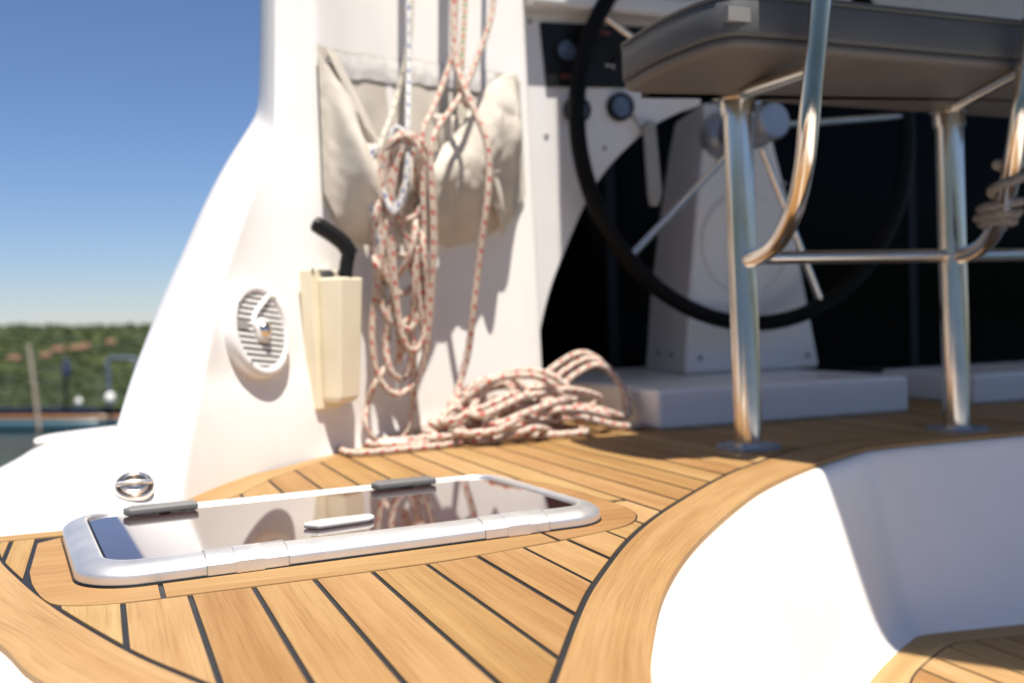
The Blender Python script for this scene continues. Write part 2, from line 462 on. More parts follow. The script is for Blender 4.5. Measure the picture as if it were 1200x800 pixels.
# ----------------------------------------------------------------- the teak deck
SEAM_L = smooth2([(-0.119, 1.40), (-0.117, 1.34), (-0.107, 1.25), (-0.080, 1.137), (-0.055, 1.046), (-0.025, 0.953), (0.019, 0.833), (0.059, 0.746), (0.10, 0.66), (0.145, 0.585), (0.20, 0.55)])
SEAM_R = smooth2([(0.20, 0.55), (0.245, 0.58), (0.281, 0.636), (0.371, 0.780), (0.436, 0.873), (0.557, 1.025), (0.689, 1.16), (0.885, 1.333), (1.016, 1.424), (1.13, 1.50), (1.25, 1.555), (1.37, 1.575), (1.5, 1.58), (1.7, 1.58), (2.0, 1.58), (2.5, 1.58)])
OUT_L = smooth2([(-0.225, 1.40), (-0.22, 1.30), (-0.20, 1.20), (-0.150, 1.07), (-0.112, 0.98), (-0.081, 0.912), (-0.058, 0.834), (-0.042, 0.796), (0.0, 0.70), (0.045, 0.60), (0.10, 0.51), (0.16, 0.455), (0.205, 0.445)])
OUT_R = smooth2([(.205, .445), (.255, .465), (.300, .532), (.341, .607), (.376, .669), (.471, .81), (.602, .964), (.793, 1.149), (.90, 1.238), (1.018, 1.321), (1.13, 1.390), (1.215, 1.437), (1.255, 1.459), (1.285, 1.470), (1.366, 1.477), (1.46, 1.48), (1.57, 1.48), (1.75, 1.48), (2.05, 1.48), (2.5, 1.48)])
WALL_FOOT = [(-0.222, 1.398), (-0.028, 1.398), (0.105, 1.535), (0.158, 1.650), (0.215, 1.742), (0.289, 1.810), (0.418, 1.955), (0.50, 2.045), (0.60, 2.118), (0.70, 2.148), (0.82, 2.158), (0.955, 2.165)]
SEAM_B = [(-0.222, 1.362), (0.0, 1.365), (0.06, 1.39), (0.12, 1.455), (0.193, 1.571), (0.245, 1.681), (0.295, 1.757), (0.355, 1.835), (0.411, 1.900), (0.48, 1.975), (0.60, 2.062), (0.70, 2.10), (0.95, 2.112), (0.962, 2.115), (0.98, 3.0), (2.5, 3.0)]
RING_F = smooth2([(-0.076, 1.20), (-0.071, 1.13), (-0.055, 1.046), (-0.034, 1.013), (0.01, 1.0), (0.073, 1.0), (0.186, 1.003), (0.317, 1.011), (0.446, 1.036), (0.514, 1.054), (0.577, 1.079), (0.614, 1.122), (0.629, 1.17), (0.634, 1.222), (0.67, 1.224)], 0.012)
RING_B = [(-0.076, 1.33), (-0.05, 1.355), (0.0, 1.375), (0.06, 1.40), (0.12, 1.452), (0.3, 1.485), (0.52, 1.505), (0.575, 1.495), (0.60, 1.462), (0.618, 1.40), (0.629, 1.33), (0.634, 1.234), (0.67, 1.230)]
CAULK = 0.0026

deck_poly = shift(OUT_L, .007) + shift(OUT_R, .007)[1:] + [(2.5, 3.02), (0.957, 3.02)] + [(x, y) for x, y in WALL_FOOT[::-1] if x > -0.2] + [(-0.225, 1.398)]
deck = prism('deck', deck_poly, -0.02, -0.0016, M['caulk'], loc=(0.4, 1.3, 0))
tag(deck, kind='structure')

def add_plank(poly, parent, z=0.0, uvf=None, name='plank', th=0.012):
    # tidy: drop near-coincident points
    q = []
    for p in poly:
        if not q or math.hypot(p[0] - q[-1][0], p[1] - q[-1][1]) > 0.0008:
            q.append(p)
    if len(q) > 2 and math.hypot(q[0][0] - q[-1][0], q[0][1] - q[-1][1]) < 0.0008: q.pop()
    if len(q) < 3: return None
    dz = R_.uniform(-0.0004, 0.0003)
    return prism(name, q, z - th, z + dz, M['teak'], parent, uvf=uvf or (lambda x, y: (x, y)))

def strip(ua, ub, low, high, n=24):
    us = [ua + (ub - ua) * i / n for i in range(n + 1)]
    b = [(u, low(u)) for u in us]; t = [(u, high(u)) for u in us]
    # keep only where the strip is open
    ok = [i for i in range(n + 1) if t[i][1] - b[i][1] > 0.004]
    if len(ok) < 3: return None
    return [b[i] for i in ok] + [t[i] for i in reversed(ok)]

def low_seam(u):
    if u < 0.2:
        # SEAM_L runs downwards as u grows
        return interp(SEAM_L, u) + 0.0115
    return interp(SEAM_R, u) + 0.0085

PITCH = 0.0586; U0 = 0.0125
for k in range(-3, 42):
    ua = U0 + PITCH * k + CAULK; ub = U0 + PITCH * (k + 1) - CAULK
    if ua > 2.45: break
    ub = min(ub, 2.49)
    ring = ub > -0.08 and ua < 0.634
    if k == -2: ub = -0.0795
    if ring and k > -2:
        if k == -1: ua = max(ua, -0.07)
        p = strip(ua, ub, low_seam, lambda u: interp(RING_F, u) - 0.0024)
        if p: add_plank(p, deck)
        p = strip(ua, ub, lambda u: interp(RING_B, u) + 0.003, lambda u: interp(SEAM_B, u) - 0.003)
        if p: add_plank(p, deck)
    else:
        hi = (lambda u: interp(SEAM_B, u) - 0.003) if ua < 0.95 else (lambda u: min(3.0, interp(SEAM_B, u)) - 0.003)
        p = strip(ua, ub, low_seam, hi)
        if p: add_plank(p, deck)

# border pieces round the hatch
def ring_piece(ua, ub, low, high, along=True):
    p = strip(ua, ub, low, high, 24)
    if p: add_plank(p, deck, uvf=(lambda x, y: (y * 1.0, x * 1.0)) if along else None)
f_lo = lambda u: interp(RING_F, u) + 0.0016
f_hi = lambda u: interp(RING_B, u) - 0.0016
ring_piece(-0.0745, 0.0455, f_lo, f_hi)
ring_piece(0.0505, 0.4685, f_lo, lambda u: 1.243)
ring_piece(0.0505, 0.4685, lambda u: 1.247, f_hi)
ring_piece(0.4735, 0.6325, f_lo, f_hi)

def ribbon(name, outer, inner, parent, z=0.0, n=None):
    """a bent margin plank between two curves of equal parameter; UV follows the bend"""
    def resample(pts, n):
        d = [0.0]
        for a, b in zip(pts, pts[1:]): d.append(d[-1] + math.hypot(b[0] - a[0], b[1] - a[1]))
        out = []
        for i in range(n + 1):
            s = d[-1] * i / n
            for j in range(len(d) - 1):
                if d[j] <= s <= d[j + 1] + 1e-9:
                    t = (s - d[j]) / max(1e-9, d[j + 1] - d[j])
                    out.append((pts[j][0] + (pts[j + 1][0] - pts[j][0]) * t, pts[j][1] + (pts[j + 1][1] - pts[j][1]) * t)); break
        return out, d[-1]
    n = n or 90
    o, lo = resample(outer, n); i_, li = resample(inner, n)
    v = []; f = []; uv = []
    for a, b in zip(o, i_):
        v += [(a[0], a[1], z), (b[0], b[1], z), (a[0], a[1], z - 0.014), (b[0], b[1], z - 0.014)]
    for k in range(n):
        a = 4 * k; b = a + 4
        w = 0.09; s0 = lo * k / n; s1 = lo * (k + 1) / n
        for face, q in (((a, b, b + 1, a + 1), ((0, s0), (0, s1), (w, s1), (w, s0))),
                        ((a + 2, a + 3, b + 3, b + 2), ((0, s0), (w, s0), (w, s1), (0, s1))),
                        ((a, a + 2, b + 2, b), ((0, s0), (.01, s0), (.01, s1), (0, s1))),
                        ((a + 1, b + 1, b + 3, a + 3), ((w, s0), (w, s1), (w, s1), (w, s0)))):
            f.append(face); uv += q
    f.append((0, 1, 3, 2)); uv += [(0, 0)] * 4
    e = 4 * n
    f.append((e, e + 2, e + 3, e + 1)); uv += [(0, 0)] * 4
    ob = mk(name, v, f, M['teak'], parent, uvs=uv)
    fix_normals(ob)
    return ob

# the broad bent margin plank: port side, round the nose, then along the step
ribbon('margin_plank', OUT_L, shift(SEAM_L, -0.0015), deck)
ribbon('margin_plank', OUT_R, shift(SEAM_R, -0.0015), deck, n=140)
# along the foot of the wall
ribbon('margin_plank', [p for p in WALL_FOOT if p[0] < 0.96][0:], [p for p in SEAM_B if p[0] <= 0.95], deck, n=80)

# ----------------------------------------------------------------- white mouldings
# flat white side deck to port, its outboard edge rolled over
edge_pts = [(-0.50, 0.40), (-0.47, 0.8), (-0.40, 1.2), (-0.275, 1.8)] + [(p[0], p[1]) for p in [(-0.1913, 2.2905, 0), (-0.1712, 2.4538, 0), (-0.1444, 2.5823, 0), (-0.1071, 2.6365, 0)]] + [(0.02, 2.82), (0.10, 3.05), (0.2, 3.3)]
ed = smooth2(edge_pts, 0.05)
rows = []
for x, y in ed:
    xi = interp([(-2, .0), (.44, .15), (.6, .25), (1.0, .35), (1.4, .25), (1.8, .2), (3.4, .4)], y)
    rows.append([(xi, y, -0.006), (x + (xi - x) * .5, y, -0.006), (x + 0.06, y, -0.006), (x + 0.025, y, -0.010), (x + 0.006, y, -0.024), (x, y, -0.05), (x - 0.01, y, -0.35), (x + 0.1, y, -1.25)])
side = grid('side_deck', rows, M['gel'], loc=(-0.2, 1.5, -0.006))
fix_normals(side); tag(side, kind='structure')
# moulded lip standing on the side deck, with a narrow slot before it
lip = empty('deck_moulding', (-0.06, 2.68, -0.006), 'low raised white moulding near the outboard edge of the side deck', 'deck moulding')
o = prism('moulding', smooth2([(-0.145, 2.56), (-0.11, 2.66), (0.05, 2.78), (0.12, 2.74), (0.06, 2.64), (-0.06, 2.60)], 0.03), -0.008, 0.006, M['gel'], lip); bevel(o, 0.006)
o = box('slot', (-0.094, 2.255, -0.008), (-0.040, 2.266, -0.004), M['grey'], lip)

# the coaming: a swept wing that rises to port and runs round into the bulkhead
F = [(.105, 1.535, -.004), (.107, 1.552, .03), (.120, 1.600, .08)] + [(0.1336, 1.645, 0.1225), (0.142, 1.675, 0.1466), (0.1507, 1.705, 0.1718), (0.1641, 1.735, 0.2146), (0.178, 1.765, 0.259), (0.1887, 1.79, 0.2964), (0.2006, 1.812, 0.3304), (0.2303, 1.862, 0.4046), (0.2677, 1.912, 0.4851), (0.2992, 1.955, 0.5514), (0.3185, 1.98, 0.5913), (0.3259, 1.99, 0.6225), (0.3294, 2, 0.6849), (0.3353, 2.015, 0.7952), (0.3483, 2.03, 1.1301), (0.3642, 2.04, 1.5815)]
LL = [(-.02, 1.415, -.006), (-.014, 1.50, .012), (.0, 1.63, .045)] + [(0.0228, 1.76, 0.0972), (0.0437, 1.85, 0.1533), (0.0651, 1.91, 0.2032), (0.0884, 1.95, 0.2566), (0.1139, 1.98, 0.3155), (0.1426, 2, 0.3745), (0.1781, 2.03, 0.4523), (0.2086, 2.05, 0.5136), (0.2425, 2.065, 0.5744), (0.277, 2.08, 0.6265), (0.301, 2.09, 0.6632), (0.3108, 2.095, 0.6867), (0.3148, 2.1, 0.739), (0.319, 2.1, 0.8159), (0.3315, 2.1, 1.1565), (0.3462, 2.1, 1.6144)]
WALL_COLS = [(.42, 1.957), (.50, 2.047), (.60, 2.120), (.70, 2.150), (.82, 2.160), (.92, 2.165), (.945, 2.166), (.955, 2.172), (.958, 2.19), (.958, 2.28)]
LEAN = 0.06
rows = []
for k, (f, l) in enumerate(zip(F, LL)):
    f = Vector(f); l = Vector(l); z = f.z
    bow = max(0.0, 1 - z / 0.7)
    r = []
    # outboard side, hidden from here, runs forward
    sl = l.x / l.y + .05
    r.append(l + Vector((1.3 * sl, 1.3, 0))); r.append(l + Vector((0.45 * sl, 0.45, 0))); r.append(l + Vector((0.06 * (sl - .03), 0.06, 0)))
    nrm = Vector((-0.5, -0.45, 0.5)).normalized()
    r.append(l)
    for t in (0.25, 0.5, 0.75):
        r.append(l.lerp(f, t) + nrm * (0.035 * t * (1 - t)) * min(1, k / 3))
    r.append(l.lerp(f, 0.93) + nrm * 0.001)
    r.append(f)
    q = Vector((WALL_COLS[0][0], WALL_COLS[0][1] + LEAN * z, z))
    for t in (0.06, 0.2, 0.36, 0.52, 0.68, 0.84):
        p = f.lerp(q, t)
        p.y += bow * 0.052 * math.sin(math.pi * t ** 0.8)
        r.append(p)
    for (u, v) in WALL_COLS:
        p = Vector((u, v + LEAN * z, z))
        if k == 0: p.y -= 0.012
        if k == 0 and u < 0.5: p.x += 0.008
        r.append(p)
    rows.append(r)
coam = grid('coaming', rows, M['gel'], loc=(0.3, 1.9, 0))
fix_normals(coam); subsurf(coam, 2)
tag(coam, 'tall white moulded coaming sweeping up from the side deck into the bulkhead', 'coaming')

# the step recess: white riser from the teak edge down to the lower tread
TOP = [(-.50, .395), (-.20, .395), (.02, .398), (.13, .415), (.205, .445), (.255, .465), (.300, .532), (.341, .607), (.376, .669), (.471, .81), (.602, .964), (.793, 1.149), (.90, 1.238), (1.018, 1.321), (1.13, 1.390), (1.215, 1.437), (1.255, 1.459), (1.285, 1.470), (1.366, 1.477), (1.46, 1.48), (1.57, 1.48), (1.75, 1.48), (2.05, 1.48), (2.5, 1.48)]
BOT = [(-.50, .27), (-.16, .27), (.09, .275), (.23, .30), (.32, .36), (.37, .39), (.41, .46), (.45, .53), (.485, .59), (.58, .73), (.71, .89), (.875, 1.075), (.955, 1.15), (1.045, 1.222), (1.15, 1.290), (1.225, 1.332), (1.255, 1.346), (1.283, 1.347), (1.37, 1.333), (1.465, 1.316), (1.575, 1.300), (1.755, 1.284), (2.055, 1.262), (2.5, 1.23)]
FLOOR = -0.30
Ts = spline([(x, y, 0) for x, y in TOP], 10); Bs = spline([(x, y, 0) for x, y in BOT], 10)
rows = []
for i in range(len(TOP)):
    t = Vector((TOP[i][0], TOP[i][1], 0)); b = Vector((BOT[i][0], BOT[i][1], 0))
    d = b - t; ln = d.length; d.normalize()
    prof = [(-0.03, -0.018), (-0.005, -0.017), (-0.003, -0.0065), (0.007, -0.005), (0.018, -0.012), (0.025, -0.032)]
    r = [t + d * a + Vector((0, 0, z)) for a, z in prof]
    for s in (0.25, 0.5, 0.75, 0.93):
        r.append(t + d * (0.027 + (ln - 0.04) * s) + Vector((0, 0, -0.032 + (FLOOR + 0.03 + 0.032) * s)))
    r += [b + d * 0.0 + Vector((0, 0, FLOOR + 0.008)), b + d * 0.02 + Vector((0, 0, FLOOR - 0.004)), b + d * 0.05 + Vector((0, 0, FLOOR - 0.008))]
    rows.append(r)
# more stations so that the bend is smooth
dense = []
ncol = len(rows[0])
cols = [spline([r[c] for r in rows], 10) for c in range(ncol)]
def catmull(P, per):
    out = []
    for i in range(len(P) - 1):
        a = P[i - 1] if i else P[0] * 2 - P[1]; b = P[i]; c = P[i + 1]; d = P[i + 2] if i + 2 < len(P) else P[-1] * 2 - P[-2]
        for j in range(per):
            t = j / per
            out.append(0.5 * ((2 * b) + (c - a) * t + (2 * a - 5 * b + 4 * c - d) * t * t + (3 * b - a - 3 * c + d) * t ** 3))
    out.append(P[-1]); return out
cc = [catmull([r[c] for r in rows], 4) for c in range(ncol)]
rows = [[cc[c][i] for c in range(ncol)] for i in range(len(cc[0]))]
riser = grid('step_riser', rows, M['gel'], loc=(1.0, 1.2, FLOOR))
fix_normals(riser); subsurf(riser, 1)
tag(riser, 'smooth white curved riser between the upper teak deck and the lower step', 'step riser')

# lower tread
low_out = [p for p in smooth2([(b[0] + 0.012 * 0.6, b[1] - 0.012) for b in BOT], 0.03) if p[1] > .72 and p[0] > .5]
tread_poly = low_out + [(2.5, .72), (.66, .72)]
tread = prism('lower_step', tread_poly, FLOOR - 0.03, FLOOR - 0.0018, M['caulk'], loc=(1.4, 0.9, FLOOR))
tag(tread, kind='structure')
plat = mk('bounce_floor', [(-.6, -.9, FLOOR - .005), (2.7, -.9, FLOOR - .005), (2.7, 1.3, FLOOR - .005), (1.1, 1.3, FLOOR - .005), (.85, 1.1, FLOOR - .005), (.3, .42, FLOOR - .005), (-.6, .3, FLOOR - .005)], [(0, 1, 2, 3, 4, 5, 6)], M['gel'], loc=(1, 0, FLOOR))  # unseen white floor added to bounce sunlight into the step recess
tag(plat, kind='structure'); plat.name = 'bounce_platform'
low_in = smooth2([(.668, .72), (.775, .845), (.93, 1.02), (1.01, 1.10), (1.086, 1.170), (1.135, 1.207), (1.20, 1.243), (1.25, 1.268), (1.285, 1.280), (1.33, 1.275), (1.41, 1.258), (1.5, 1.240), (1.65, 1.222), (1.85, 1.205), (2.15, 1.182), (2.5, 1.16)], 0.03)
ribbon('margin_plank', low_out, low_in, tread, z=FLOOR, n=110)
lo_in_f = sorted(low_in)
for k in range(11, 42):
    ua = 0.03 + PITCH * k + CAULK; ub = ua + PITCH - 2 * CAULK
    p = strip(ua, ub, lambda u: .735, lambda u: interp(lo_in_f, u) - 0.0045)
    if p: add_plank(p, tread, z=FLOOR)

# console wall to starboard of the bulkhead, cut away below in a curve
con = empty('helm_console', (1.18, 2.27, 0.0), 'white moulded console wall with a black instrument panel and a curved cutaway beneath', 'console')
V_CON = 2.27
cut = smooth2([(.975, -.01), (.976, .13), (1.007, .274), (1.057, .398), (1.154, .577), (1.278, .698), (1.378, .756), (1.46, .785)], 0.02)
poly = [(.955, -.01)] + cut + [(1.46, 1.0), (.955, 1.0)]
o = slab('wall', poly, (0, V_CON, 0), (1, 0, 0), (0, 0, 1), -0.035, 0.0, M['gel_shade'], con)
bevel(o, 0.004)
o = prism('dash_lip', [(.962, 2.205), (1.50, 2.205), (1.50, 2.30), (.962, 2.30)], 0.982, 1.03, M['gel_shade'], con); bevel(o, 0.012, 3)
pp = [(1.009, .958), (1.022, .806), (1.385, .822), (1.385, .972)]
panel = slab('instrument_panel', pp, (0, V_CON, 0), (1, 0, 0), (0, 0, 1), -0.001, 0.010, M['black'], con); bevel(panel, 0.002)
def gauge(u, z, r, parent, v, depth=0.022):
    b = lathe('gauge', [(r * 1.05, 0), (r * 1.05, depth * .6), (r, depth), (r * .82, depth), (r * .80, depth * .75)], (u, v, z), (0, -1, 0), M['black'], parent)
    lathe('dial', [(r * .79, 0), (r * .79, 0.001)], (u, v - depth * .76, z), (0, -1, 0), M['gauge'], b if parent is con else parent)
    return b
gauge(1.074, .893, .030, panel, V_CON - 0.010, 0.008)
for (u, z, w, h, m) in ((1.072, .832, .030, .010, 'red_print'), (1.17, .945, .05, .010, 'red_print'), (1.20, .895, .10, .055, 'black'), (1.185, .87, .012, .012, 'palegrey'), (1.20, .875, .006, .03, 'palegrey'), (1.27, .89, .01, .12, 'black')):
    slab('switch', [(u - w / 2, z - h / 2), (u + w / 2, z - h / 2), (u + w / 2, z + h / 2), (u - w / 2, z + h / 2)], (0, V_CON - 0.010, 0), (1, 0, 0), (0, 0, 1), 0.0, 0.003, M[m], panel)
gauge(1.100, .752, .032, con, V_CON); gauge(1.219, .766, .033, con, V_CON)
for (u, z) in ((1.02, .69), (1.177, .664), (1.262, .742), (.985, .96)):
    lathe('screw', [(.006, 0), (.006, .002), (.004, .004)], (u, V_CON, z), (0, -1, 0), M['grey'], con, segs=12)
# lever hanging beside the pedestal
lev = empty('control_lever', (1.29, 2.245, .52), 'flat grey control lever hanging from the console beside the pedestal', 'lever')
o = slab('lever_arm', [(-.020, .205), (.012, .205), (.026, .03), (.014, 0), (-.006, .0), (-.012, .03)], (1.29, 2.245, .52), (1, 0, 0), (0, 0, 1), 0, 0.014, M['grey'], lev); bevel(o, .003)
tube('rod', [(1.2441, 2.25, 0.7516), (1.2625, 2.25, 0.7229), (1.2835, 2.25, 0.6942)], .003, M['grey'], lev)
lathe('pivot', [(.016, 0), (.016, .018), (.012, .024)], (1.287, 2.25, .715), (0, -1, 0), M['grey'], lev, segs=16)

# cabin front with dark glass doors under the hardtop
cab = empty('cabin_front', (2.3, 3.0, 0), 'shaded pale cabin front above the dark glass doors', 'cabin front')
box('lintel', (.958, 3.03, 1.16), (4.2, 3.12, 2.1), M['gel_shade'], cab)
box('light_stop_panel', (.90, 2.32, -.01), (.958, 3.12, 1.4), M['gel_shade'], cab)  # unseen wall added to stop light entering behind the console
door = empty('saloon_door', (2.3, 3.02, 0), 'dark tinted glass doors behind the helm pedestal', 'glass door')
box('frame', (.958, 3.055, 0), (4.2, 3.09, 1.16), M['black'], door)
x = .97
while x < 4.1:
    box('pane', (x, 3.044, .03), (x + .60, 3.056, 1.14), M['darkglass'], door)
    box('mullion', (x + .602, 3.036, 0.0), (x + .640, 3.056, 1.158), M['black'], door)
    x += .642
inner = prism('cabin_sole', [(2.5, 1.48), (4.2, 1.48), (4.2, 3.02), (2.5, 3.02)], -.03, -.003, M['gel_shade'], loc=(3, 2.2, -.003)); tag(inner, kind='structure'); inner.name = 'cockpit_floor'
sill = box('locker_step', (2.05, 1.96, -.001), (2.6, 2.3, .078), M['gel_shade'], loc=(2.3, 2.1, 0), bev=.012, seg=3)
tag(sill, 'low white moulded step beside the right seat post', 'step')

# hardtop over the helm: keeps the sun off everything to starboard
hard = empty('hardtop', (2.5, 2.0, 1.95), 'white hardtop roof sheltering the helm', 'hardtop')
rp = smooth2([(1.05, 3.5), (1.05, 2.0), (1.05, 1.2), (1.047, .80), (1.075, .65), (1.16, .51), (1.264, .35), (1.42, .20), (1.7, .09), (2.4, .03), (4.2, .03)], .08) + [(4.2, 3.5)]
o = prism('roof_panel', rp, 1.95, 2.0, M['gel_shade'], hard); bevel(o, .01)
tube('pillar', [(4.1, .3, -.3), (4.1, .3, 1.95)], .03, M['steel'], hard, smooth_path=False)
tube('pillar', [(2.6, .2, -.3), (2.6, .2, 1.95)], .03, M['steel'], hard, smooth_path=False)

# ----------------------------------------------------------------- the hatch
HC = Vector((.262, 1.250, 0)); HA = math.radians(4.5)
hu = Vector((math.cos(HA), math.sin(HA), 0)); hv = Vector((-math.sin(HA), math.cos(HA), 0))
HW, HD = .605, .352
hatch = empty('deck_hatch', (HC.x, HC.y, 0), 'closed aluminium framed hatch with a smoked acrylic pane set into the teak', 'deck hatch')
def rrect(w, d, r, n=10):
    out = []
    for cx, cy, a0 in ((w / 2 - r, d / 2 - r, 0), (-w / 2 + r, d / 2 - r, 90), (-w / 2 + r, -d / 2 + r, 180), (w / 2 - r, -d / 2 + r, 270)):
        for i in range(n + 1):
            a = math.radians(a0 + 90 * i / n); out.append((cx + r * math.cos(a), cy + r * math.sin(a)))
    return out
def hp(x, y, z): return HC + hu * x + hv * y + Vector((0, 0, z))
prof = [(0.0, 0.0), (0.0, .0100), (.0006, .0115), (.004, .0150), (.010, .0188), (.018, .0210), (.025, .0216), (.0278, .0208), (.0285, .0150)]
rows = []
for inset, z in prof:
    rows.append([hp(x, y, z) for x, y in rrect(HW - 2 * inset, HD - 2 * inset, max(.012, .062 - inset))])
frame = grid('frame', rows, M['alu'], hatch, closed=True); fix_normals(frame); subsurf(frame, 1)
seal = [hp(x, y, .0172) for x, y in rrect(HW - .056, HD - .056, .034)] ; seal2 = [hp(x, y, .0174) for x, y in rrect(HW - .064, HD - .064, .030)]
o = grid('seal', [seal, seal2], M['black'], hatch, closed=True); fix_normals(o)
pane = [hp(x, y, .0178) for x, y in rrect(HW - .062, HD - .062, .031)]
n = len(pane)
o = mk('pane', pane + [p - Vector((0, 0, .008)) for p in pane], [tuple(range(n)), tuple(range(2 * n - 1, n - 1, -1))] + [(i, i + n, (i + 1) % n + n, (i + 1) % n) for i in range(n)], M['acrylic'], hatch)
base_ring = [hp(x, y, -.001) for x, y in rrect(HW + .004, HD + .004, .063)]; base2 = [hp(x, y, .0022) for x, y in rrect(HW + .001, HD + .001, .062)]
o = grid('gasket', [base_ring, base2], M['black'], hatch, closed=True); fix_normals(o)
def hbox(name, x0, x1, y0, y1, z0, z1, mat, parent, bev=.0015, seg=2, poly=None):
    pl = poly or [(x0, y0), (x1, y0), (x1, y1), (x0, y1)]
    v = [hp(x, y, z1) for x, y in pl] + [hp(x, y, z0) for x, y in pl]; k = len(pl)
    o = mk(name, v, [tuple(range(k)), tuple(range(2 * k - 1, k - 1, -1))] + [(i, i + k, (i + 1) % k + k, (i + 1) % k) for i in range(k)], mat, parent)
    fix_normals(o); bevel(o, bev, seg); return o
def frame_piece(name, x0, x1, off, parent, mat, prof_=None):
    """a short length of the frame's own section, standing proud by off"""
    sec = [(-HD / 2 + i - off, z + off * .8) for i, z in (prof_ or prof[:8])]
    sec = [(sec[0][0], .0008)] + sec[1:] + [(sec[-1][0], .010), (sec[-1][0] - .01, .0008)]
    k = len(sec)
    v = [hp(x, y, z) for x in (x0, x1) for y, z in sec]
    f = [tuple(range(k)), tuple(range(2 * k - 1, k - 1, -1))] + [(i, i + k, (i + 1) % k + k, (i + 1) % k) for i in range(k)]
    o = mk(name, v, f, mat, parent); fix_normals(o); bevel(o, .0006, 2, 50); return o
for hx in (-.142, .165):
    h = frame_piece('hinge', hx - .041, hx + .041, .0008, hatch, M['alu'])
    frame_piece('knuckle', hx - .013, hx + .016, .0024, h, M['alu'])
    hbox('hinge_gap', hx - .041, hx + .041, -HD / 2 + .0215, -HD / 2 + .0250, .018, .0229, M['grey'], h, .0004)
    for e in (-.0418, .0412):
        frame_piece('hinge_gap', hx + e, hx + e + .0006, .0008, h, M['grey'])
def lever_handle(cx, cy, ln, mat, flip=1, yw=.013):
    pl = [(cx - flip * ln / 2, cy - yw), (cx + flip * ln / 2, cy - yw * .8), (cx + flip * ln / 2, cy + yw * .8), (cx - flip * ln * .42, cy + yw), (cx - flip * ln / 2 - flip * .006, cy)]
    h = hbox('handle', 0, 0, 0, 0, .0192, .0285, mat, hatch, .003, 3, pl)
    hbox('handle_boss', cx - ln * .06, cx + ln * .10, cy - yw * .6, cy + yw * .6, .0174, .0190, M['black'], h, .002)
    return h
lever_handle(-.185, .124, .084, M['latch'], yw=.016); lever_handle(.140, .128, .088, M['latch'], yw=.016)
pl = [(x + .043, y + .004) for x, y in [(-.104, -.084), (-.090, -.102), (-.028, -.094), (-.018, -.086), (-.020, -.074), (-.080, -.074)]]
hbox('handle', 0, 0, 0, 0, .0180, .0250, M['palegrey'], hatch, .003, 3, pl)

# ----------------------------------------------------------------- pad eye on the coaming foot
PE = Vector((0.040, 1.520, 0.0305)); pn = Vector((.0, -.62, .78)).normalized()
pad = empty('pad_eye', PE, 'small polished folding pad eye let into the white foot of the coaming', 'pad eye')
pr = pn.cross(Vector((0, 0, 1))).normalized() * -1; pu = pn.cross(pr) * 1
if pu.z < 0: pu = -pu
lathe('dish', [(.026, -.004), (.026, .003), (.0245, .0045), (.022, .0035), (.018, -.001), (.010, -.003)], PE, pn, M['steel'], pad)
tube('ring', [PE + pn * .006 + pr * (.017 * math.cos(a)) + pu * (.017 * math.sin(a)) for a in [math.tau * i / 20 for i in range(20)]], .003, M['steel'], pad, closed=True, step=.004)
o = tube('bar', [PE + pn * .006 - pr * .024, PE + pn * .008, PE + pn * .006 + pr * .024], .0048, M['steel'], pad, step=.004)

# ----------------------------------------------------------------- things on the wall
def wall_v(u, z=0.0):
    return interp([(c[0], c[1]) for c in [(.105, 1.535), (.158, 1.650), (.215, 1.742), (.289, 1.825)] + WALL_COLS[:7]], u) + LEAN * z

# loudspeaker
SP = Vector((0.264, 1.855, 0.243)); sn = Vector((.70, -.70, .15)).normalized(); SP = SP + sn * .004 + Vector((-.0085, -.008, -.004))
sx = Vector((0, 0, 1)).cross(sn).normalized(); sy = sn.cross(sx)
spk = empty('loudspeaker', SP, 'round white flush loudspeaker with a slatted grille on the coaming wall', 'loudspeaker')
def oval(name, prof, mat, parent, seg=40, sxy=(1, 1)):
    v = []; f = []
    for r, h in prof:
        for j in range(seg):
            a = math.tau * j / seg
            v.append(SP + sx * (math.cos(a) * r * sxy[0]) + sy * (math.sin(a) * r * sxy[1]) + sn * h)
    for i in range(len(prof) - 1):
        for j in range(seg):
            j2 = (j + 1) % seg; f.append((i * seg + j, i * seg + j2, (i + 1) * seg + j2, (i + 1) * seg + j))
    f.append(tuple(range(seg - 1, -1, -1))); f.append(tuple((len(prof) - 1) * seg + j for j in range(seg)))
    o = mk(name, v, f, mat, parent, None, True); fix_normals(o)
    md = o.modifiers.new('e', 'EDGE_SPLIT'); md.split_angle = math.radians(50); return o
SR = .086
oval('rim', [(SR, -.012), (SR, .004), (SR * .97, .012), (SR * .90, .016), (SR * .82, .016), (SR * .79, .013), (SR * .79, .001)], M['white_plastic'], spk)
oval('cone', [(SR * .80, .0035), (SR * .5, .0030)], M['black'], spk)
gr = SR * .795
tilt = math.radians(-6)
for i in range(13):
    y = -gr + (i + .75) * (2 * gr) / 13.5
    hw = math.sqrt(max(0, gr * gr - y * y))
    if hw < .01: continue
    c, s = math.cos(tilt), math.sin(tilt)
    pts = [(-hw, y - .0027), (hw, y - .0027), (hw, y + .0027), (-hw, y + .0027)]
    pts = [(x * c - yy * s, x * s + yy * c) for x, yy in pts]
    slab('slat', pts, SP, sx, sy, .006, .0125, M['white_plastic'], spk)
oval('hub', [(.022, .006), (.022, .016), (.018, .019)], M['white_plastic'], spk, 24)
o = lathe('tweeter', [(.015, .018), (.013, .024), (.008, .028), (.002, .0295)], SP, sn, M['steel'], spk, segs=20)
slab('badge', [(-.066, .004), (-.038, .002), (-.038, .018), (-.066, .020)], SP, sx, sy, .012, .0145, M['grey'], spk)
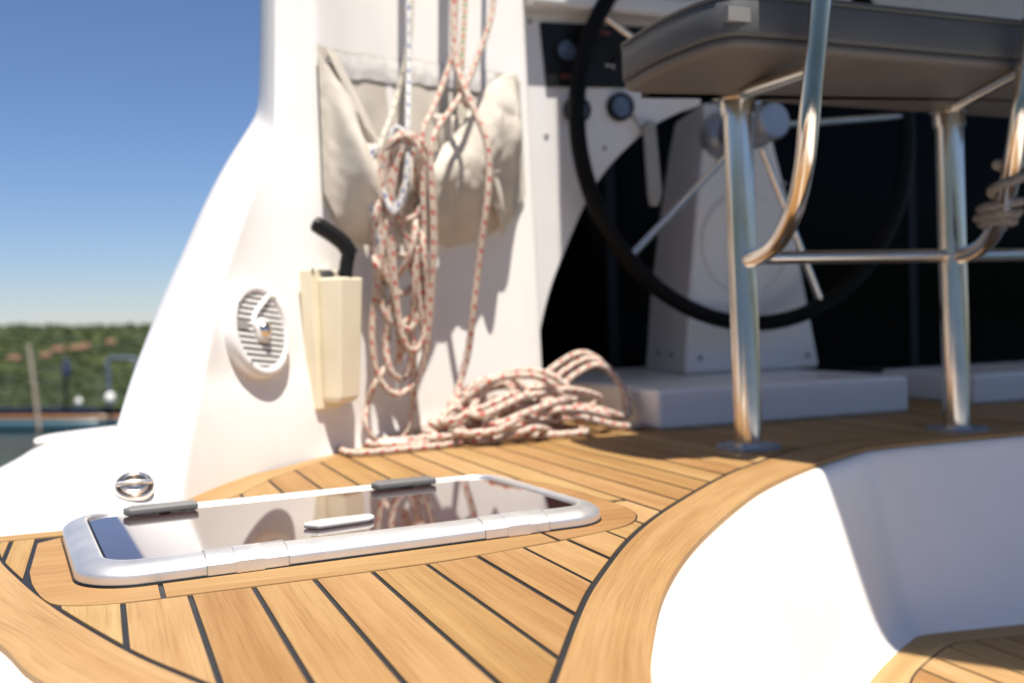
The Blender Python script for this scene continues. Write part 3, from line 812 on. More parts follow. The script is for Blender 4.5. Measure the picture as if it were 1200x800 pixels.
tube('strut', [SP + sn * .0145 + sx * a + sy * b for a, b in ((.034, .062), (-.012, .030), (-.022, .010), (-.012, -.012))], .0045, M['white_plastic'], spk, step=.006)
for a in (50, 140, 230, 320):
    p = SP + sx * (SR * .86 * math.cos(math.radians(a))) + sy * (SR * .86 * math.sin(math.radians(a))) + sn * .0155
    lathe('screw', [(.0035, 0), (.0030, .0015)], p, sn, M['grey'], spk, segs=10)

# winch handle pocket and the handle standing in it
WP = Vector((.395, wall_v(.395, .23) - .002, .10)); wn_ = Vector((.62, -.78, .0)).normalized(); wx = Vector((0, 0, 1)).cross(wn_).normalized()
pocket = empty('winch_handle_pocket', WP, 'cream plastic winch handle pocket screwed to the white wall', 'winch handle pocket')
def wp(x, y, z): return WP + wx * x + wn_ * y + Vector((0, 0, z))
def wblock(name, sec, mat, parent, bev=.003):
    """sec: list of (z, x0, x1, y0, y1) sections"""
    v = []; f = []
    for z, x0, x1, y0, y1 in sec:
        v += [wp(x0, y0, z), wp(x1, y0, z), wp(x1, y1, z), wp(x0, y1, z)]
    for i in range(len(sec) - 1):
        a = 4 * i; b = a + 4
        f += [(a + j, a + (j + 1) % 4, b + (j + 1) % 4, b + j) for j in range(4)]
    f.append((3, 2, 1, 0)); e = 4 * (len(sec) - 1); f.append((e, e + 1, e + 2, e + 3))
    o = mk(name, v, f, mat, parent); fix_normals(o); bevel(o, bev); return o
wblock('back_plate', [(-.012, -.030, .044, -.015, .012), (.252, -.044, .050, -.015, .012)], M['cream'], pocket)
body = wblock('pocket_body', [(.0, -.014, .036, .0125, .048), (.012, -.018, .040, .0125, .056), (.235, -.022, .046, .0125, .066)], M['cream'], pocket, .004)
wblock('mouth', [(.2353, -.016, .040, .018, .060), (.2357, -.016, .040, .018, .060)], M['black'], body, .0001)
for xx in (-.036, .04):
    lathe('screw', [(.005, 0), (.004, .002)], wp(xx, .012, .25), wn_, M['grey'], pocket, segs=10)
hnd = empty('winch_crank', wp(.01, .045, .24), 'black winch crank standing in the cream pocket with its grip tilted left', 'winch crank')
tube('shaft', [(0.4355, 1.91, 0.3211), (0.4362, 1.91, 0.3436), (0.4403, 1.91, 0.3693), (0.4439, 1.91, 0.3822)], .0135, M['black'], hnd, step=.01)
pts = [(0.4471, 1.91, 0.3773), (0.4362, 1.91, 0.3966), (0.4205, 1.91, 0.411), (0.4047, 1.91, 0.4221), (0.3889, 1.91, 0.4316)]
tube('grip', pts, [.012] + [.0155] * 60, M['black'], hnd, step=.012) if False else tube('grip', pts, .0160, M['black'], hnd, step=.006)
lathe('cap', [(.0150, 0), (.0155, .006), (.012, .012), (.005, .014)], pts[-1], Vector(pts[-1]) - Vector(pts[-2]), M['black'], hnd, segs=14)

# ----------------------------------------------------------------- canvas pouch
bag = empty('storage_bag', (.67, 2.10, .42), 'sand coloured canvas pouch sagging on the white wall behind the ropes', 'storage bag')
def fnoise(x, y, z=0.0): return noise.noise(Vector((x, y, z)))
NS, NT = 150, 90
UL, UR = .412, .925
def bag_pt(u, z, d): return Vector((u, wall_v(u, z) - d, z))
# back sheet with its stiff hem along the top
rows = []
for i in range(13):
    t = i / 12
    r = []
    for j in range(61):
        s = j / 60
        u = UL + (UR - UL) * s
        ztop = interp([(0, .790), (.12, .800), (.25, .812), (.5, .826), (.75, .822), (1, .812)], s) + .003 * fnoise(s * 22, 0.3)
        z = ztop - .20 * t
        r.append(bag_pt(u, z, .006 + .003 * fnoise(s * 9, t * 3, 4)))
    rows.append(r)
o = grid('back_panel', rows, M['canvas'], bag); fix_normals(o)
rows = []
for i in range(7):
    t = i / 6; r = []
    for j in range(81):
        s = .05 + .83 * j / 80
        u = UL + (UR - UL) * s
        z = interp([(0, .790), (.12, .800), (.25, .812), (.5, .826), (.75, .822), (1, .812)], s) + .003 * fnoise(s * 22, 0.3) - .004 - .050 * t
        r.append(bag_pt(u, z, .010 + .002 * math.sin(math.pi * t) + .0016 * fnoise(s * 26, t * 3, 1)))
    rows.append(r)
o = grid('hem', rows, M['window'], bag); fix_normals(o)
ZT = [(0, .770), (.04, .752), (.10, .705), (.18, .640), (.26, .600), (.36, .588), (.50, .600), (.60, .640), (.68, .70), (.76, .752), (.84, .784), (.92, .795), (1, .802)]
ZB = [(0, .500), (.05, .455), (.10, .430), (.18, .410), (.28, .405), (.38, .415), (.48, .425), (.56, .422), (.62, .412), (.68, .422), (.74, .428), (.82, .445), (.88, .462), (.94, .485), (1, .535)]
def sm(x): x = min(1, max(0, x)); return x * x * (3 - 2 * x)
rows = []
for i in range(NT + 1):
    t = i / NT; r = []
    for j in range(NS + 1):
        s = j / NS
        z = interp(ZT, s) * (1 - t) + interp(ZB, s) * t
        u = UL + (UR - UL) * s
        side = sm(s / .22) * sm((1 - s) / .14)
        mouth = .050 * sm(s / .16) * sm((1 - s) / .12)
        belly = .092 * side * math.sin(math.pi * min(1, .12 + .86 * t)) ** .7
        d = .010 + mouth * (1 - t) ** .8 + belly
        # folds run from the two hanging corners
        al = math.atan2(.83 - z, (u - .43) + .03); ar = math.atan2(.80 - z, (.93 - u) + .03)
        fl = math.sin(al * 16 + 1.3 * fnoise(u * 9, z * 9, 2)); frr = math.sin(u * 62 + ar * 3.0 + 2.2 * fnoise(u * 7, z * 6, 5))
        d += side * (.014 * fl * (1 - sm((s - .30) / .25)) + .013 * frr * (.35 + .65 * t) * sm((s - .42) / .2))
        d += (.3 + .7 * sm((s - .3) / .3)) * side * .014 * fnoise(u * 13, z * 9, 8) + (.2 + .8 * sm((s - .3) / .3)) * side * .010 * (abs(fnoise(u * 12 + z * 7, z * 9 - u * 5, 3)) - .25) + (.2 + .8 * sm((s - .3) / .3)) * side * .006 * (abs(fnoise(u * 26 - z * 12, z * 14 + u * 6, 6)) - .25) + .0015 * fnoise(u * 60, z * 40, 3)
        # deep crease at the left
        d -= .028 * math.exp(-((s - .17 - .10 * t) / .035) ** 2) * sm(t / .1) * (1 - t)
        r.append(bag_pt(u, z, max(.008, d)))
    rows.append(r)
o = grid('front_panel', rows, M['canvas'], bag); fix_normals(o)
md = o.modifiers.new('th', 'SOLIDIFY'); md.thickness = .0022
# a crumpled flap of the mouth folded out over the front
rows = []
for i in range(19):
    t = i / 18; r = []
    for j in range(29):
        s = j / 28
        u = .690 + .150 * s + .02 * t
        z = .700 - .045 * s - (.19 + .035 * math.sin(s * 9)) * t
        d = .082 + .030 * math.sin(math.pi * t) + .012 * math.sin(s * 9 + t * 2 + 2 * fnoise(s * 3, t * 3, 1)) + .014 * fnoise(u * 20, z * 12, 7)
        r.append(bag_pt(u, z, d * (1 - .5 * (2 * s - 1) ** 4)))
    rows.append(r)
o = grid('flap', rows, M['canvas'], bag); fix_normals(o)
md = o.modifiers.new('th', 'SOLIDIFY'); md.thickness = .002
# left gusset strip
gs = [bag_pt(.432, .786, .016), bag_pt(.456, .790, .020), bag_pt(.540, .632, .066), bag_pt(.518, .628, .064)]
o = mk('strap', gs + [p + Vector((0, .003, 0)) for p in gs], [(0, 1, 2, 3), (7, 6, 5, 4), (0, 4, 5, 1), (1, 5, 6, 2), (2, 6, 7, 3), (3, 7, 4, 0)], M['canvas'], bag); fix_normals(o)
for u, z in ((.440, .765), (.893, .800), (.912, .782)):
    lathe('eyelet', [(.006, 0), (.006, .004), (.004, .005)], bag_pt(u, z, .014), (0, -1, 0), M['grey'], bag, segs=12)

# ----------------------------------------------------------------- ropes
RR = .0064
def rope(name, pts, mat, label, group=None, r=RR, step=.009):
    o = tube(name, pts, r, M[mat], step=step, segs=9)
    return tag(o, label, 'rope', group)
rope('halyard', [(0.6665, 2.12, 1.4092), (0.6489, 2.1, 1.1462), (0.6309, 2.075, 0.9217), (0.6206, 2.06, 0.8459), (0.6074, 2.06, 0.7744), (0.5911, 2.06, 0.7206), (0.5666, 2.03, 0.6645), (0.5445, 2.005, 0.6246), (0.5275, 1.985, 0.5833), (0.5177, 1.98, 0.5317), (0.5334, 2.06, 0.4905), (0.515, 1.98, 0.4442), (0.5268, 1.99, 0.4063), (0.5352, 2, 0.3644), (0.5345, 2.01, 0.3135), (0.5409, 2.02, 0.2619), (0.5492, 2.03, 0.2096)], 'rope_grey', 'grey flecked cream rope slanting from the top down to the left of the coil', 'ropes hanging on the wall')
rope('halyard', [(0.6513, 2.12, 1.4066), (0.6313, 2.09, 1.0333), (0.6192, 2.06, 0.8634), (0.6071, 2.03, 0.75), (0.5892, 1.985, 0.6536), (0.5795, 1.965, 0.5819), (0.5745, 1.96, 0.5221), (0.5669, 1.962, 0.4834), (0.5548, 1.97, 0.4706), (0.5501, 1.975, 0.5015), (0.5556, 1.975, 0.5658), (0.5515, 1.98, 0.6171), (0.5655, 1.978, 0.6342), (0.5768, 1.97, 0.6198), (0.5789, 1.958, 0.5724), (0.5692, 1.955, 0.5095), (0.5483, 1.96, 0.4628), (0.5315, 1.97, 0.5039), (0.5278, 1.975, 0.5649), (0.5197, 1.98, 0.5956), (0.5058, 1.978, 0.5546), (0.505, 1.975, 0.4973), (0.5137, 1.975, 0.4437), (0.5233, 1.985, 0.389), (0.528, 1.995, 0.3437)], 'rope_blue', 'white rope with blue flecks gathered in short loops at the head of the coil', 'ropes hanging on the wall')
# the long red flecked coil: one rope going up and down
coil = [(0.767, 2.13, 1.4313), (0.7417, 2.09, 1.0453), (0.723, 2.06, 0.8898), (0.7099, 2.045, 0.8133), (0.6822, 2.03, 0.7441), (0.6467, 2, 0.6799), (0.6195, 1.975, 0.6361), (0.6098, 1.965, 0.5915), (0.6092, 1.965, 0.5151), (0.6118, 1.97, 0.4305), (0.612, 1.985, 0.3459), (0.608, 2, 0.2982), (0.5852, 2, 0.2572), (0.5598, 2, 0.244), (0.5356, 2, 0.2618), (0.5229, 2, 0.3048), (0.5151, 1.99, 0.3639), (0.5186, 1.98, 0.4476), (0.5286, 1.97, 0.5223), (0.5429, 1.965, 0.5806), (0.5636, 1.962, 0.6044), (0.5868, 1.958, 0.6013), (0.5936, 1.955, 0.564), (0.6067, 2, 0.4936), (0.589, 1.96, 0.421), (0.5748, 1.965, 0.3706), (0.5592, 2, 0.3403), (0.5379, 2, 0.337), (0.5133, 1.97, 0.3594), (0.5153, 2, 0.3985), (0.5134, 1.965, 0.4628), (0.5354, 2, 0.5434), (0.5396, 1.958, 0.5928), (0.5654, 1.955, 0.6133), (0.5924, 1.952, 0.6139), (0.5993, 1.95, 0.5718), (0.6154, 2, 0.4851), (0.6053, 1.958, 0.3955), (0.6135, 1.97, 0.3109), (0.6159, 1.985, 0.2338), (0.6112, 2, 0.1644), (0.5912, 2.01, 0.1214), (0.5555, 2, 0.103), (0.5278, 2, 0.1216), (0.5114, 2, 0.16), (0.5063, 2, 0.2199), (0.5116, 2, 0.2794), (0.5202, 1.985, 0.3467), (0.534, 1.975, 0.4304), (0.5489, 1.97, 0.5059), (0.5592, 1.963, 0.5641), (0.572, 1.956, 0.5936)]
rope('rope_coil', coil, 'rope_red', 'long hanging coil of cream rope with red flecks and nested loops', 'ropes hanging on the wall')
coil2 = [(0.8613, 2.13, 1.4473), (0.8354, 2.1, 1.096), (0.8172, 2.08, 0.9401), (0.7979, 2.06, 0.8779), (0.7691, 2.045, 0.814), (0.7429, 2.03, 0.7621), (0.7118, 2.01, 0.7134), (0.6762, 1.985, 0.6715), (0.6431, 1.965, 0.6319), (0.6271, 1.952, 0.595), (0.6228, 1.95, 0.5304), (0.6254, 1.955, 0.4463), (0.626, 1.965, 0.3619), (0.6246, 1.98, 0.2766), (0.6205, 1.99, 0.2163), (0.6191, 2, 0.1867), (0.6059, 1.985, 0.2599), (0.5977, 1.975, 0.3284), (0.5932, 1.965, 0.396), (0.5891, 1.97, 0.3283), (0.5895, 1.99, 0.2604), (0.5891, 2.01, 0.1737), (0.5765, 2.02, 0.1356), (0.5495, 2, 0.1412), (0.538, 2, 0.1674), (0.5367, 2.01, 0.2103), (0.5426, 2, 0.2616), (0.5548, 2, 0.3129), (0.5602, 2, 0.2578), (0.566, 2.015, 0.1919), (0.563, 2.02, 0.1658), (0.577, 2.015, 0.2002), (0.5883, 2, 0.2432), (0.5921, 2, 0.1912), (0.5941, 2.02, 0.1208), (0.596, 2.03, 0.085), (0.5849, 2.035, 0.0324), (0.5609, 2.03, 0.0046), (0.5294, 2.02, 0.0026), (0.5001, 2, 0.0205), (0.4872, 2, 0.0504), (0.4954, 2.015, 0.0829), (0.5068, 2, 0.1226), (0.5351, 2.01, 0.1586)]
rope('rope_coil', coil2, 'rope_red', 'second red flecked rope running down beside the coil to a low loop near the deck', 'ropes hanging on the wall')
ER = random.Random(11)
extra = []
for i in range(7):
    ul = .522 + .012 * i * ER.uniform(.3, 1) ; ur = .640 - .010 * ER.uniform(0, 2); zb = (.31, .38, .24, .45, .34, .20, .41)[i]; zt = .575 + ER.uniform(-.015, .02); vv = 1.968 + .006 * ER.uniform(-1, 2) + .05 * (.5 - zb) * .6
    zm = (zt + zb) / 2
    extra += [(ul + .006, vv - .004, zt), (ul, vv + .004, zm + .02), (ul + .018, vv + .014, zb + .02), ((ul + ur) / 2 + .012, vv + .014, zb + .006), (ur - .006, vv + .006, zm - .01), (ur - .012, vv - .004, zt - .01), ((ul + ur) / 2 - .004, vv - .014, zt + .03)]
rope('rope_coil', extra, 'rope_red', 'bundled inner loops of red flecked rope filling the middle of the hanging coil', 'ropes hanging on the wall')
rope('halyard', [(0.7885, 2.14, 1.4399), (0.7665, 2.11, 1.0549), (0.7542, 2.085, 0.9359), (0.7427, 2.07, 0.8581), (0.7334, 2.06, 0.7918), (0.7263, 2.06, 0.7463), (0.7324, 2.068, 0.7267), (0.7507, 2.078, 0.7043)], 'rope_green', 'rope with red and green flecks hanging beside the red pair above the pouch', 'ropes hanging on the wall')
heap = [(0.7516, 2.12, 1.4237), (0.7268, 2.075, 1.0386), (0.7129, 2.045, 0.8491), (0.7114, 2.03, 0.7831), (0.718, 2, 0.7239), (0.7315, 1.975, 0.6671), (0.7467, 1.96, 0.613), (0.7488, 1.955, 0.5603), (0.7431, 1.955, 0.4908), (0.7352, 1.97, 0.414), (0.7294, 1.985, 0.3449), (0.721, 2, 0.2573), (0.7166, 2.02, 0.1863), (0.7054, 2.03, 0.1363), (0.6894, 2.02, 0.0947), (0.6856, 1.99, 0.065)]
HR = random.Random(21)
def G2(u, v, z): return (u, v, z)
loops = []
layers = 12
for i in range(layers):
    f = i / (layers - 1)
    cu = .790 + .045 * HR.uniform(-1, 1) + .03 * f; cv = 1.985 + .02 * HR.uniform(-1, 1) + .02 * f
    a = .205 * (1 - .38 * f) + HR.uniform(-.03, .03); b = .085 * (1 - .35 * f) + HR.uniform(-.012, .012)
    rot = math.radians(8 + HR.uniform(-34, 34)); zc = .010 + .0090 * i
    if i % 3 == 1: a *= .62; cu += HR.choice((-.08, .05)); b *= 1.15
    ph = HR.uniform(0, 6.28)
    for j in range(8):
        an = math.tau * (j + HR.uniform(-.15, .15)) / 8 + 2.6
        x = a * math.cos(an) * (1 + .16 * math.sin(3 * an + ph)); y = b * math.sin(an) * (1 + .25 * math.sin(2 * an + ph * 1.7))
        z = zc + .008 * math.sin(2 * an + ph) + HR.uniform(-.005, .010) + (.016 * f)
        edge = abs(math.cos(an)) ** 3
        z = max(.0095, z * (1 - .45 * edge))
        loops.append((cu + x * math.cos(rot) - y * math.sin(rot), cv + x * math.sin(rot) + y * math.cos(rot), z))
loops.reverse()
heap = heap + loops[:96]
heap += [(0.8733, 1.98, 0.0729), (0.8267, 2, 0.0669), (0.8121, 2.04, 0.087)]
for k in range(3):
    e = k * 5
    heap += [tuple(Vector(p)) for p in (Vector((.875 + .012 * k, 2.06 - .02 * k, .095 - .012 * k)), Vector((.940 + .01 * k, 2.08 - .02 * k, .140 - .012 * k)), Vector((1.010 + .008 * k, 2.08 - .02 * k, .168 - .013 * k)), Vector((1.065 + .004 * k, 2.07 - .015 * k, .135 - .012 * k)), Vector((1.092 - .004 * k, 2.05 - .02 * k, .085 - .01 * k)), Vector((1.075 - .006 * k, 2.02 - .02 * k, .030)), Vector((.98, 1.99 - .015 * k, .040 + .006 * k)), Vector((.88 - .02 * k, 2.0, .075)))]
heap += [(.80, 1.97, .085), (.90, 1.93, .05), (1.0, 1.93, .020), (1.06, 1.95, .010), (1.10, 1.975, .0075)]
rope('rope_heap', heap, 'rope_red', 'red flecked rope falling to an untidy heap on the teak beside the pedestal plinth', 'ropes hanging on the wall', r=.0074)
flat = [(.60, 1.985, .030), (.64, 1.955, .016), (.66, 1.925, .008)] + [(0.6153, 1.8935, 0.008), (0.5427, 1.8807, 0.008), (0.4729, 1.8683, 0.008), (0.428, 1.8839, 0.008), (0.4284, 1.9733, 0.008), (0.4633, 2.0991, 0.008), (0.5061, 2.1423, 0.008), (0.545, 2.078, 0.008), (0.6107, 2.0501, 0.008), (0.6346, 1.98, 0.008), (0.595, 1.9397, 0.008), (0.5143, 1.9625, 0.008), (0.4884, 1.9964, 0.008)]
rope('deck_rope', flat, 'rope_red', 'red flecked rope lying in a flat loop at the foot of the wall', None)
rope('deck_rope', [(0.4919, 2.0463, 0.0078), (0.524, 1.9988, 0.0078), (0.5745, 1.9893, 0.0078), (0.6173, 2.0116, 0.0078), (0.6204, 2.0825, 0.0078)], 'rope_blue', 'short length of blue flecked rope inside the flat loop on the teak', None)

# ----------------------------------------------------------------- helm pedestal and wheel
base = box('pedestal_plinth', (1.112, 1.925, -.001), (1.805, 2.80, .088), M['gel'], loc=(1.47, 2.36, 0), bev=.012, seg=3)
tag(base, 'low white plinth on the teak under the helm pedestal', 'plinth')
ped = empty('helm_pedestal', (1.65, 2.45, .088), 'tapered white helm pedestal standing on the plinth', 'helm pedestal')
VP = 2.33; zf = .0885
sec = [(zf, 1.430, 1.870, VP, VP + .34), (.30, 1.452, 1.832, VP + .006, VP + .34), (.55, 1.487, 1.785, VP + .012, VP + .33), (.74, 1.520, 1.735, VP + .016, VP + .32), (.82, 1.535, 1.722, VP + .05, VP + .31)]
v = []; f = []
for z, x0, x1, y0, y1 in sec:
    v += [(x0, y0, z), (x1, y0, z), (x1 - .07, y1, z), (x0 + .07, y1, z)]
for i in range(len(sec) - 1):
    a = 4 * i; b = a + 4
    f += [(a + j, a + (j + 1) % 4, b + (j + 1) % 4, b + j) for j in range(4)]
f.append((3, 2, 1, 0)); e = 4 * (len(sec) - 1); f.append((e, e + 1, e + 2, e + 3))
o = mk('column', v, f, M['gel'], ped); fix_normals(o); bevel(o, .014, 4)
rim = []
cen = Vector((1.632, VP - .001, .435))
rg = [cen + Vector((.137 * math.cos(math.tau * i / 40), .012 * math.sin(math.tau * i / 40) * .5, .137 * math.sin(math.tau * i / 40))) for i in range(40)]
for p in rg: p.y = VP + (p.z - zf) * .021
tube('cover_ring', rg, .0042, M['gel_shade'], ped, closed=True, step=.02, segs=8)
lathe('round_cover', [(.134, -.002), (.133, .0032), (.128, .004)], cen + Vector((0, .009, 0)), (0, -1, -.02), M['gel'], ped, segs=48)
for u, z in ((1.478, .132), (1.458, .128), (1.825, .125), (1.474, .62), (1.765, .60)):
    yy = VP + (z - zf) * .021 if u > 1.46 else VP + .02
    lathe('screw', [(.0075, -.004), (.0075, .002), (.005, .004)], (u, yy, z), (0, -1, 0), M['grey'], ped, segs=12)
for yv in (VP + .11, VP + .22):
    lathe('screw', [(.0075, -.006), (.0075, .004)], (1.434 + (yv - VP) * .206, yv, .14), (-1, 0, 0), M['grey'], ped, segs=12)

VW = 2.205; WC = Vector((1.573, VW, .722)); WR = .502
whl = empty('steering_wheel', WC, 'large black leather rimmed steering wheel with thin polished spokes', 'steering wheel')
tilt_m = Matrix.Rotation(math.radians(0), 3, 'X')
rim_pts = [WC + Vector((WR * math.cos(math.tau * i / 72), 0, WR * math.sin(math.tau * i / 72))) for i in range(72)]
tube('rim', rim_pts, .0205, M['leather'], whl, closed=True, step=.03, segs=14)
lathe('hub', [(.066, -.150), (.066, -.125), (.058, -.110), (.046, -.10), (.046, -.02), (.056, -.012), (.056, .012), (.047, .02), (.047, .085), (.041, .093)], WC, (0, -1, 0), M['hubgrey'], whl)
for a in (6, 78, 150, 222, 294):
    c, s = math.cos(math.radians(a)), math.sin(math.radians(a))
    tube('spoke', [WC + Vector((.06 * c, 0, .06 * s)), WC + Vector((WR * c, 0, WR * s))], .0088, M['steel'], whl, smooth_path=False)

# ----------------------------------------------------------------- helm seat
seat = empty('helm_chair', (1.36, 1.59, 0), 'charcoal cushioned helm seat on two polished steel posts', 'helm seat')
so = smooth2([(.872, 1.606), (.862, 1.50), (.862, 1.42), (.872, 1.345), (.895, 1.305), (.96, 1.294), (1.20, 1.292), (2.06, 1.285), (2.09, 1.31), (2.09, 1.60), (2.06, 1.645), (1.9, 1.65), (1.02, 1.648), (.93, 1.642), (.885, 1.63)], .02)
def ins(pts, d):
    c = Vector((sum(p[0] for p in pts) / len(pts), sum(p[1] for p in pts) / len(pts)))
    return shift(pts, d)
def ringz(pts, d, z): return [(x, y, z) for x, y in (shift(pts, d) if d else pts)]
area = sum(so[i][0] * so[(i + 1) % len(so)][1] - so[(i + 1) % len(so)][0] * so[i][1] for i in range(len(so)))
sg = 1 if area > 0 else -1
def loft_closed(name, rows, mat, parent):
    n = len(rows[0]); o = grid(name, rows, mat, parent, closed=True)
    bm = bmesh.new(); bm.from_mesh(o.data); bm.verts.ensure_lookup_table()
    bm.faces.new([bm.verts[i] for i in range(n)]); bm.faces.new([bm.verts[(len(rows) - 1) * n + i] for i in range(n)])
    bmesh.ops.recalc_face_normals(bm, faces=bm.faces); 
    for fc in bm.faces: fc.smooth = len(fc.verts) == 4
    bm.to_mesh(o.data); bm.free(); return o
board = loft_closed('seat_board', [ringz(so, sg * .022, .648), ringz(so, sg * .010, .650), ringz(so, sg * .006, .664)], M['seat_board'], seat)
cush = loft_closed('cushion', [ringz(so, sg * .003, .6645), ringz(so, 0, .672), ringz(so, 0, .716), ringz(so, sg * .006, .728), ringz(so, sg * .020, .738), ringz(so, sg * .05, .744)], M['vinyl'], seat)
tube('piping', [(x, y, .725) for x, y in shift(so, sg * .002)], .004, M['vinyl'], cush, closed=True, step=.03, segs=6)
slab('tag', [(.884, .684), (.930, .684), (.930, .706), (.884, .706)], (0, 1.306, 0), (1, 0, 0), (0, 0, 1), 0, .010, M['tag'], cush)  # thin slab standing in for the sunlit patch at the cushion corner
PR = .0262
def flange(u, v, parent):
    b = lathe('flange', [(.060, 0), (.060, .004), (.056, .006), (.030, .0065)], (u, v, 0), (0, 0, 1), M['hubgrey'], parent, segs=32)
    for a in (45, 135, 225, 315):
        lathe('bolt', [(.006, 0), (.0055, .002), (.003, .003)], (u + .047 * math.cos(math.radians(a)), v + .047 * math.sin(math.radians(a)), .0055), (0, 0, 1), M['hubgrey'], b, segs=10)
for u in (1.107, 1.612):
    po = tube('post', [(u, 1.589, .004), (u - .004, 1.589, .30), (u - .008, 1.589, .63)], PR, M['steel'], seat, step=.05, segs=24)
    lathe('socket', [(.036, 0), (.036, .012), (.031, .014), (.031, .040)], (u - .008, 1.589, .650), (0, 0, -1), M['steel'], po, segs=24)
    flange(u, 1.589, seat)
tube('footrest_bar', [(1.105, 1.589, .349), (1.60, 1.589, .353), (2.12, 1.589, .356)], .0125, M['steel'], seat, smooth_path=False, segs=16)
for u, bent in ((1.107, [(1.1063, 1.589, 0.3482), (1.1008, 1.56, 0.3464), (1.0927, 1.51, 0.3522), (1.0776, 1.45, 0.367), (1.0633, 1.4, 0.394), (1.0446, 1.35, 0.4299), (1.028, 1.31, 0.4805), (1.014, 1.28, 0.5403), (1.0111, 1.262, 0.6134), (1.0068, 1.24, 0.7085), (1.0037, 1.22, 0.8012), (1.0026, 1.205, 0.8812)]),
                (1.610, [(1.6091, 1.589, 0.3518), (1.6042, 1.56, 0.3515), (1.5901, 1.51, 0.3582), (1.5592, 1.45, 0.3763), (1.5289, 1.4, 0.4077), (1.4934, 1.35, 0.4474), (1.4661, 1.31, 0.5003), (1.4475, 1.28, 0.5608), (1.4443, 1.262, 0.642), (1.4404, 1.24, 0.7478), (1.4382, 1.22, 0.8513), (1.4375, 1.205, 0.9407)])):
    tube('bent_tube', bent, .0160, M['steel'], seat, step=.012, segs=18)
    tube('brace', [(u - .006, 1.589, .648), Vector(bent[8]) + Vector((0, .01, .0))], .0115, M['steel'], seat, smooth_path=False, segs=14)
tube('back_rail', [Vector(bent[-1]) - Vector((.5, 0, 0)), Vector(bent[-1])], .0165, M['steel'], seat, smooth_path=False)

# rope wound on the right hand tube of the seat
hx = []
_bp = sorted((p[2], p[0], p[1]) for p in bent)
def tube_axis(z): return Vector((interp([(q[0], q[1]) for q in _bp], z), interp([(q[0], q[2]) for q in _bp], z), z))
for i in range(46):
    a = i * .55; z = .395 + .0006 * i + .004 * math.sin(i * .3)
    c = tube_axis(z); rr = .027 + .006 * ((i // 12) % 2)
    hx.append((c.x + rr * math.cos(a), c.y + rr * math.sin(a), z + (.010 if (i // 12) % 2 else 0)))
for i in range(16):
    a = 46 * .55 + i * .55; z = .435 + .004 * i; c = tube_axis(z)
    hx.append((c.x + .026 * math.cos(a), c.y + .026 * math.sin(a), z))
hx += [(c.x + .05, c.y + .02, .49), (c.x + .09, c.y + .03, .45), (c.x + .12, c.y + .05, .38)]
o = tube('lashing_rope', hx, .0085, M['rope_brown'], step=.008, segs=8)
tag(o, 'grey brown rope wound around the bent steel tube at the right edge', 'rope')

# ----------------------------------------------------------------- sea, shore and the boat beyond
# the boat trims and heels a little: the level sea is turned against her deck frame
SEA = Matrix(((0.92675, 0.37112, 0.05829), (-0.3747, 0.92431, 0.07246), (-0.02699, -0.08899, 0.99567))).to_4x4()
SEA = Matrix.Translation((0, 0, 0.25)) @ SEA @ Matrix.Translation((0, 0, -1.6))      # camera is 1.6 m over the water
def sea_obj(o):
    o.matrix_basis = SEA @ Matrix.Translation(o.location)
    return o
m, nt, p = new_mat('sea_water')
p.inputs['Base Color'].default_value = (.004, .016, .012, 1); p.inputs['Roughness'].default_value = .12; p.inputs['IOR'].default_value = 1.33
tc = N(nt, 'ShaderNodeTexCoord'); nz = N(nt, 'ShaderNodeTexNoise'); nz.inputs['Scale'].default_value = 1.6; nz.inputs['Detail'].default_value = 6
L(nt, tc.outputs['Object'], nz.inputs['Vector']); bp = N(nt, 'ShaderNodeBump'); bp.inputs['Strength'].default_value = .12; bp.inputs['Distance'].default_value = .015
L(nt, nz.outputs['Fac'], bp.inputs['Height']); L(nt, bp.outputs[0], p.inputs['Normal'])
S = 9000
sea = mk('sea', [(-S, -S, 0), (S, -S, 0), (S, S, 0), (-S, S, 0)], [(0, 1, 2, 3)], m)
tag(sea, kind='structure'); sea_obj(sea)

m, nt, p = new_mat('scrub_hillside')
tc = N(nt, 'ShaderNodeTexCoord')
n1 = N(nt, 'ShaderNodeTexNoise'); n1.inputs['Scale'].default_value = .035; n1.inputs['Detail'].default_value = 6; L(nt, tc.outputs['Object'], n1.inputs['Vector'])
n2 = N(nt, 'ShaderNodeTexNoise'); n2.inputs['Scale'].default_value = .22; n2.inputs['Detail'].default_value = 5; L(nt, tc.outputs['Object'], n2.inputs['Vector'])
r1 = ramp(nt, [(.30, (.011, .021, .0025)), (.50, (.026, .042, .004)), (.62, (.048, .062, .008)), (.74, (.10, .075, .03))]); L(nt, n1.outputs['Fac'], r1.inputs[0])
r2 = ramp(nt, [(.36, (.42, .45, .38)), (.60, (1.1, 1.1, 1.05))]); L(nt, n2.outputs['Fac'], r2.inputs[0])
mx = N(nt, 'ShaderNodeMix', data_type='RGBA', blend_type='MULTIPLY'); mx.inputs[0].default_value = .85
L(nt, r1.outputs[0], mx.inputs[6]); L(nt, r2.outputs[0], mx.inputs[7]); L(nt, mx.outputs[2], p.inputs['Base Color']); p.inputs['Roughness'].default_value = .95
M['hill'] = m
def hill_z(x, y):
    d = max(0.0, y - 330.0)
    h = 46.0 * sm(d / 260.0) * (1 + .05 * fnoise(x * .004, y * .004)) + d * .01
    return h - 1.0 + 2.2 * sm(d / 60) * abs(fnoise(x * .05, y * .05, 2)) + 1.2 * sm(d / 40) * abs(fnoise(x * .16, y * .16, 5))
rows = []
for i in range(100):
    y = 325 + 330 * i / 99
    rows.append([(-900 + 1900 * j / 380, y, hill_z(-900 + 1900 * j / 380, y)) for j in range(381)])
hill = grid('hill', rows, M['hill'], loc=(0, 325, -1)); fix_normals(hill)
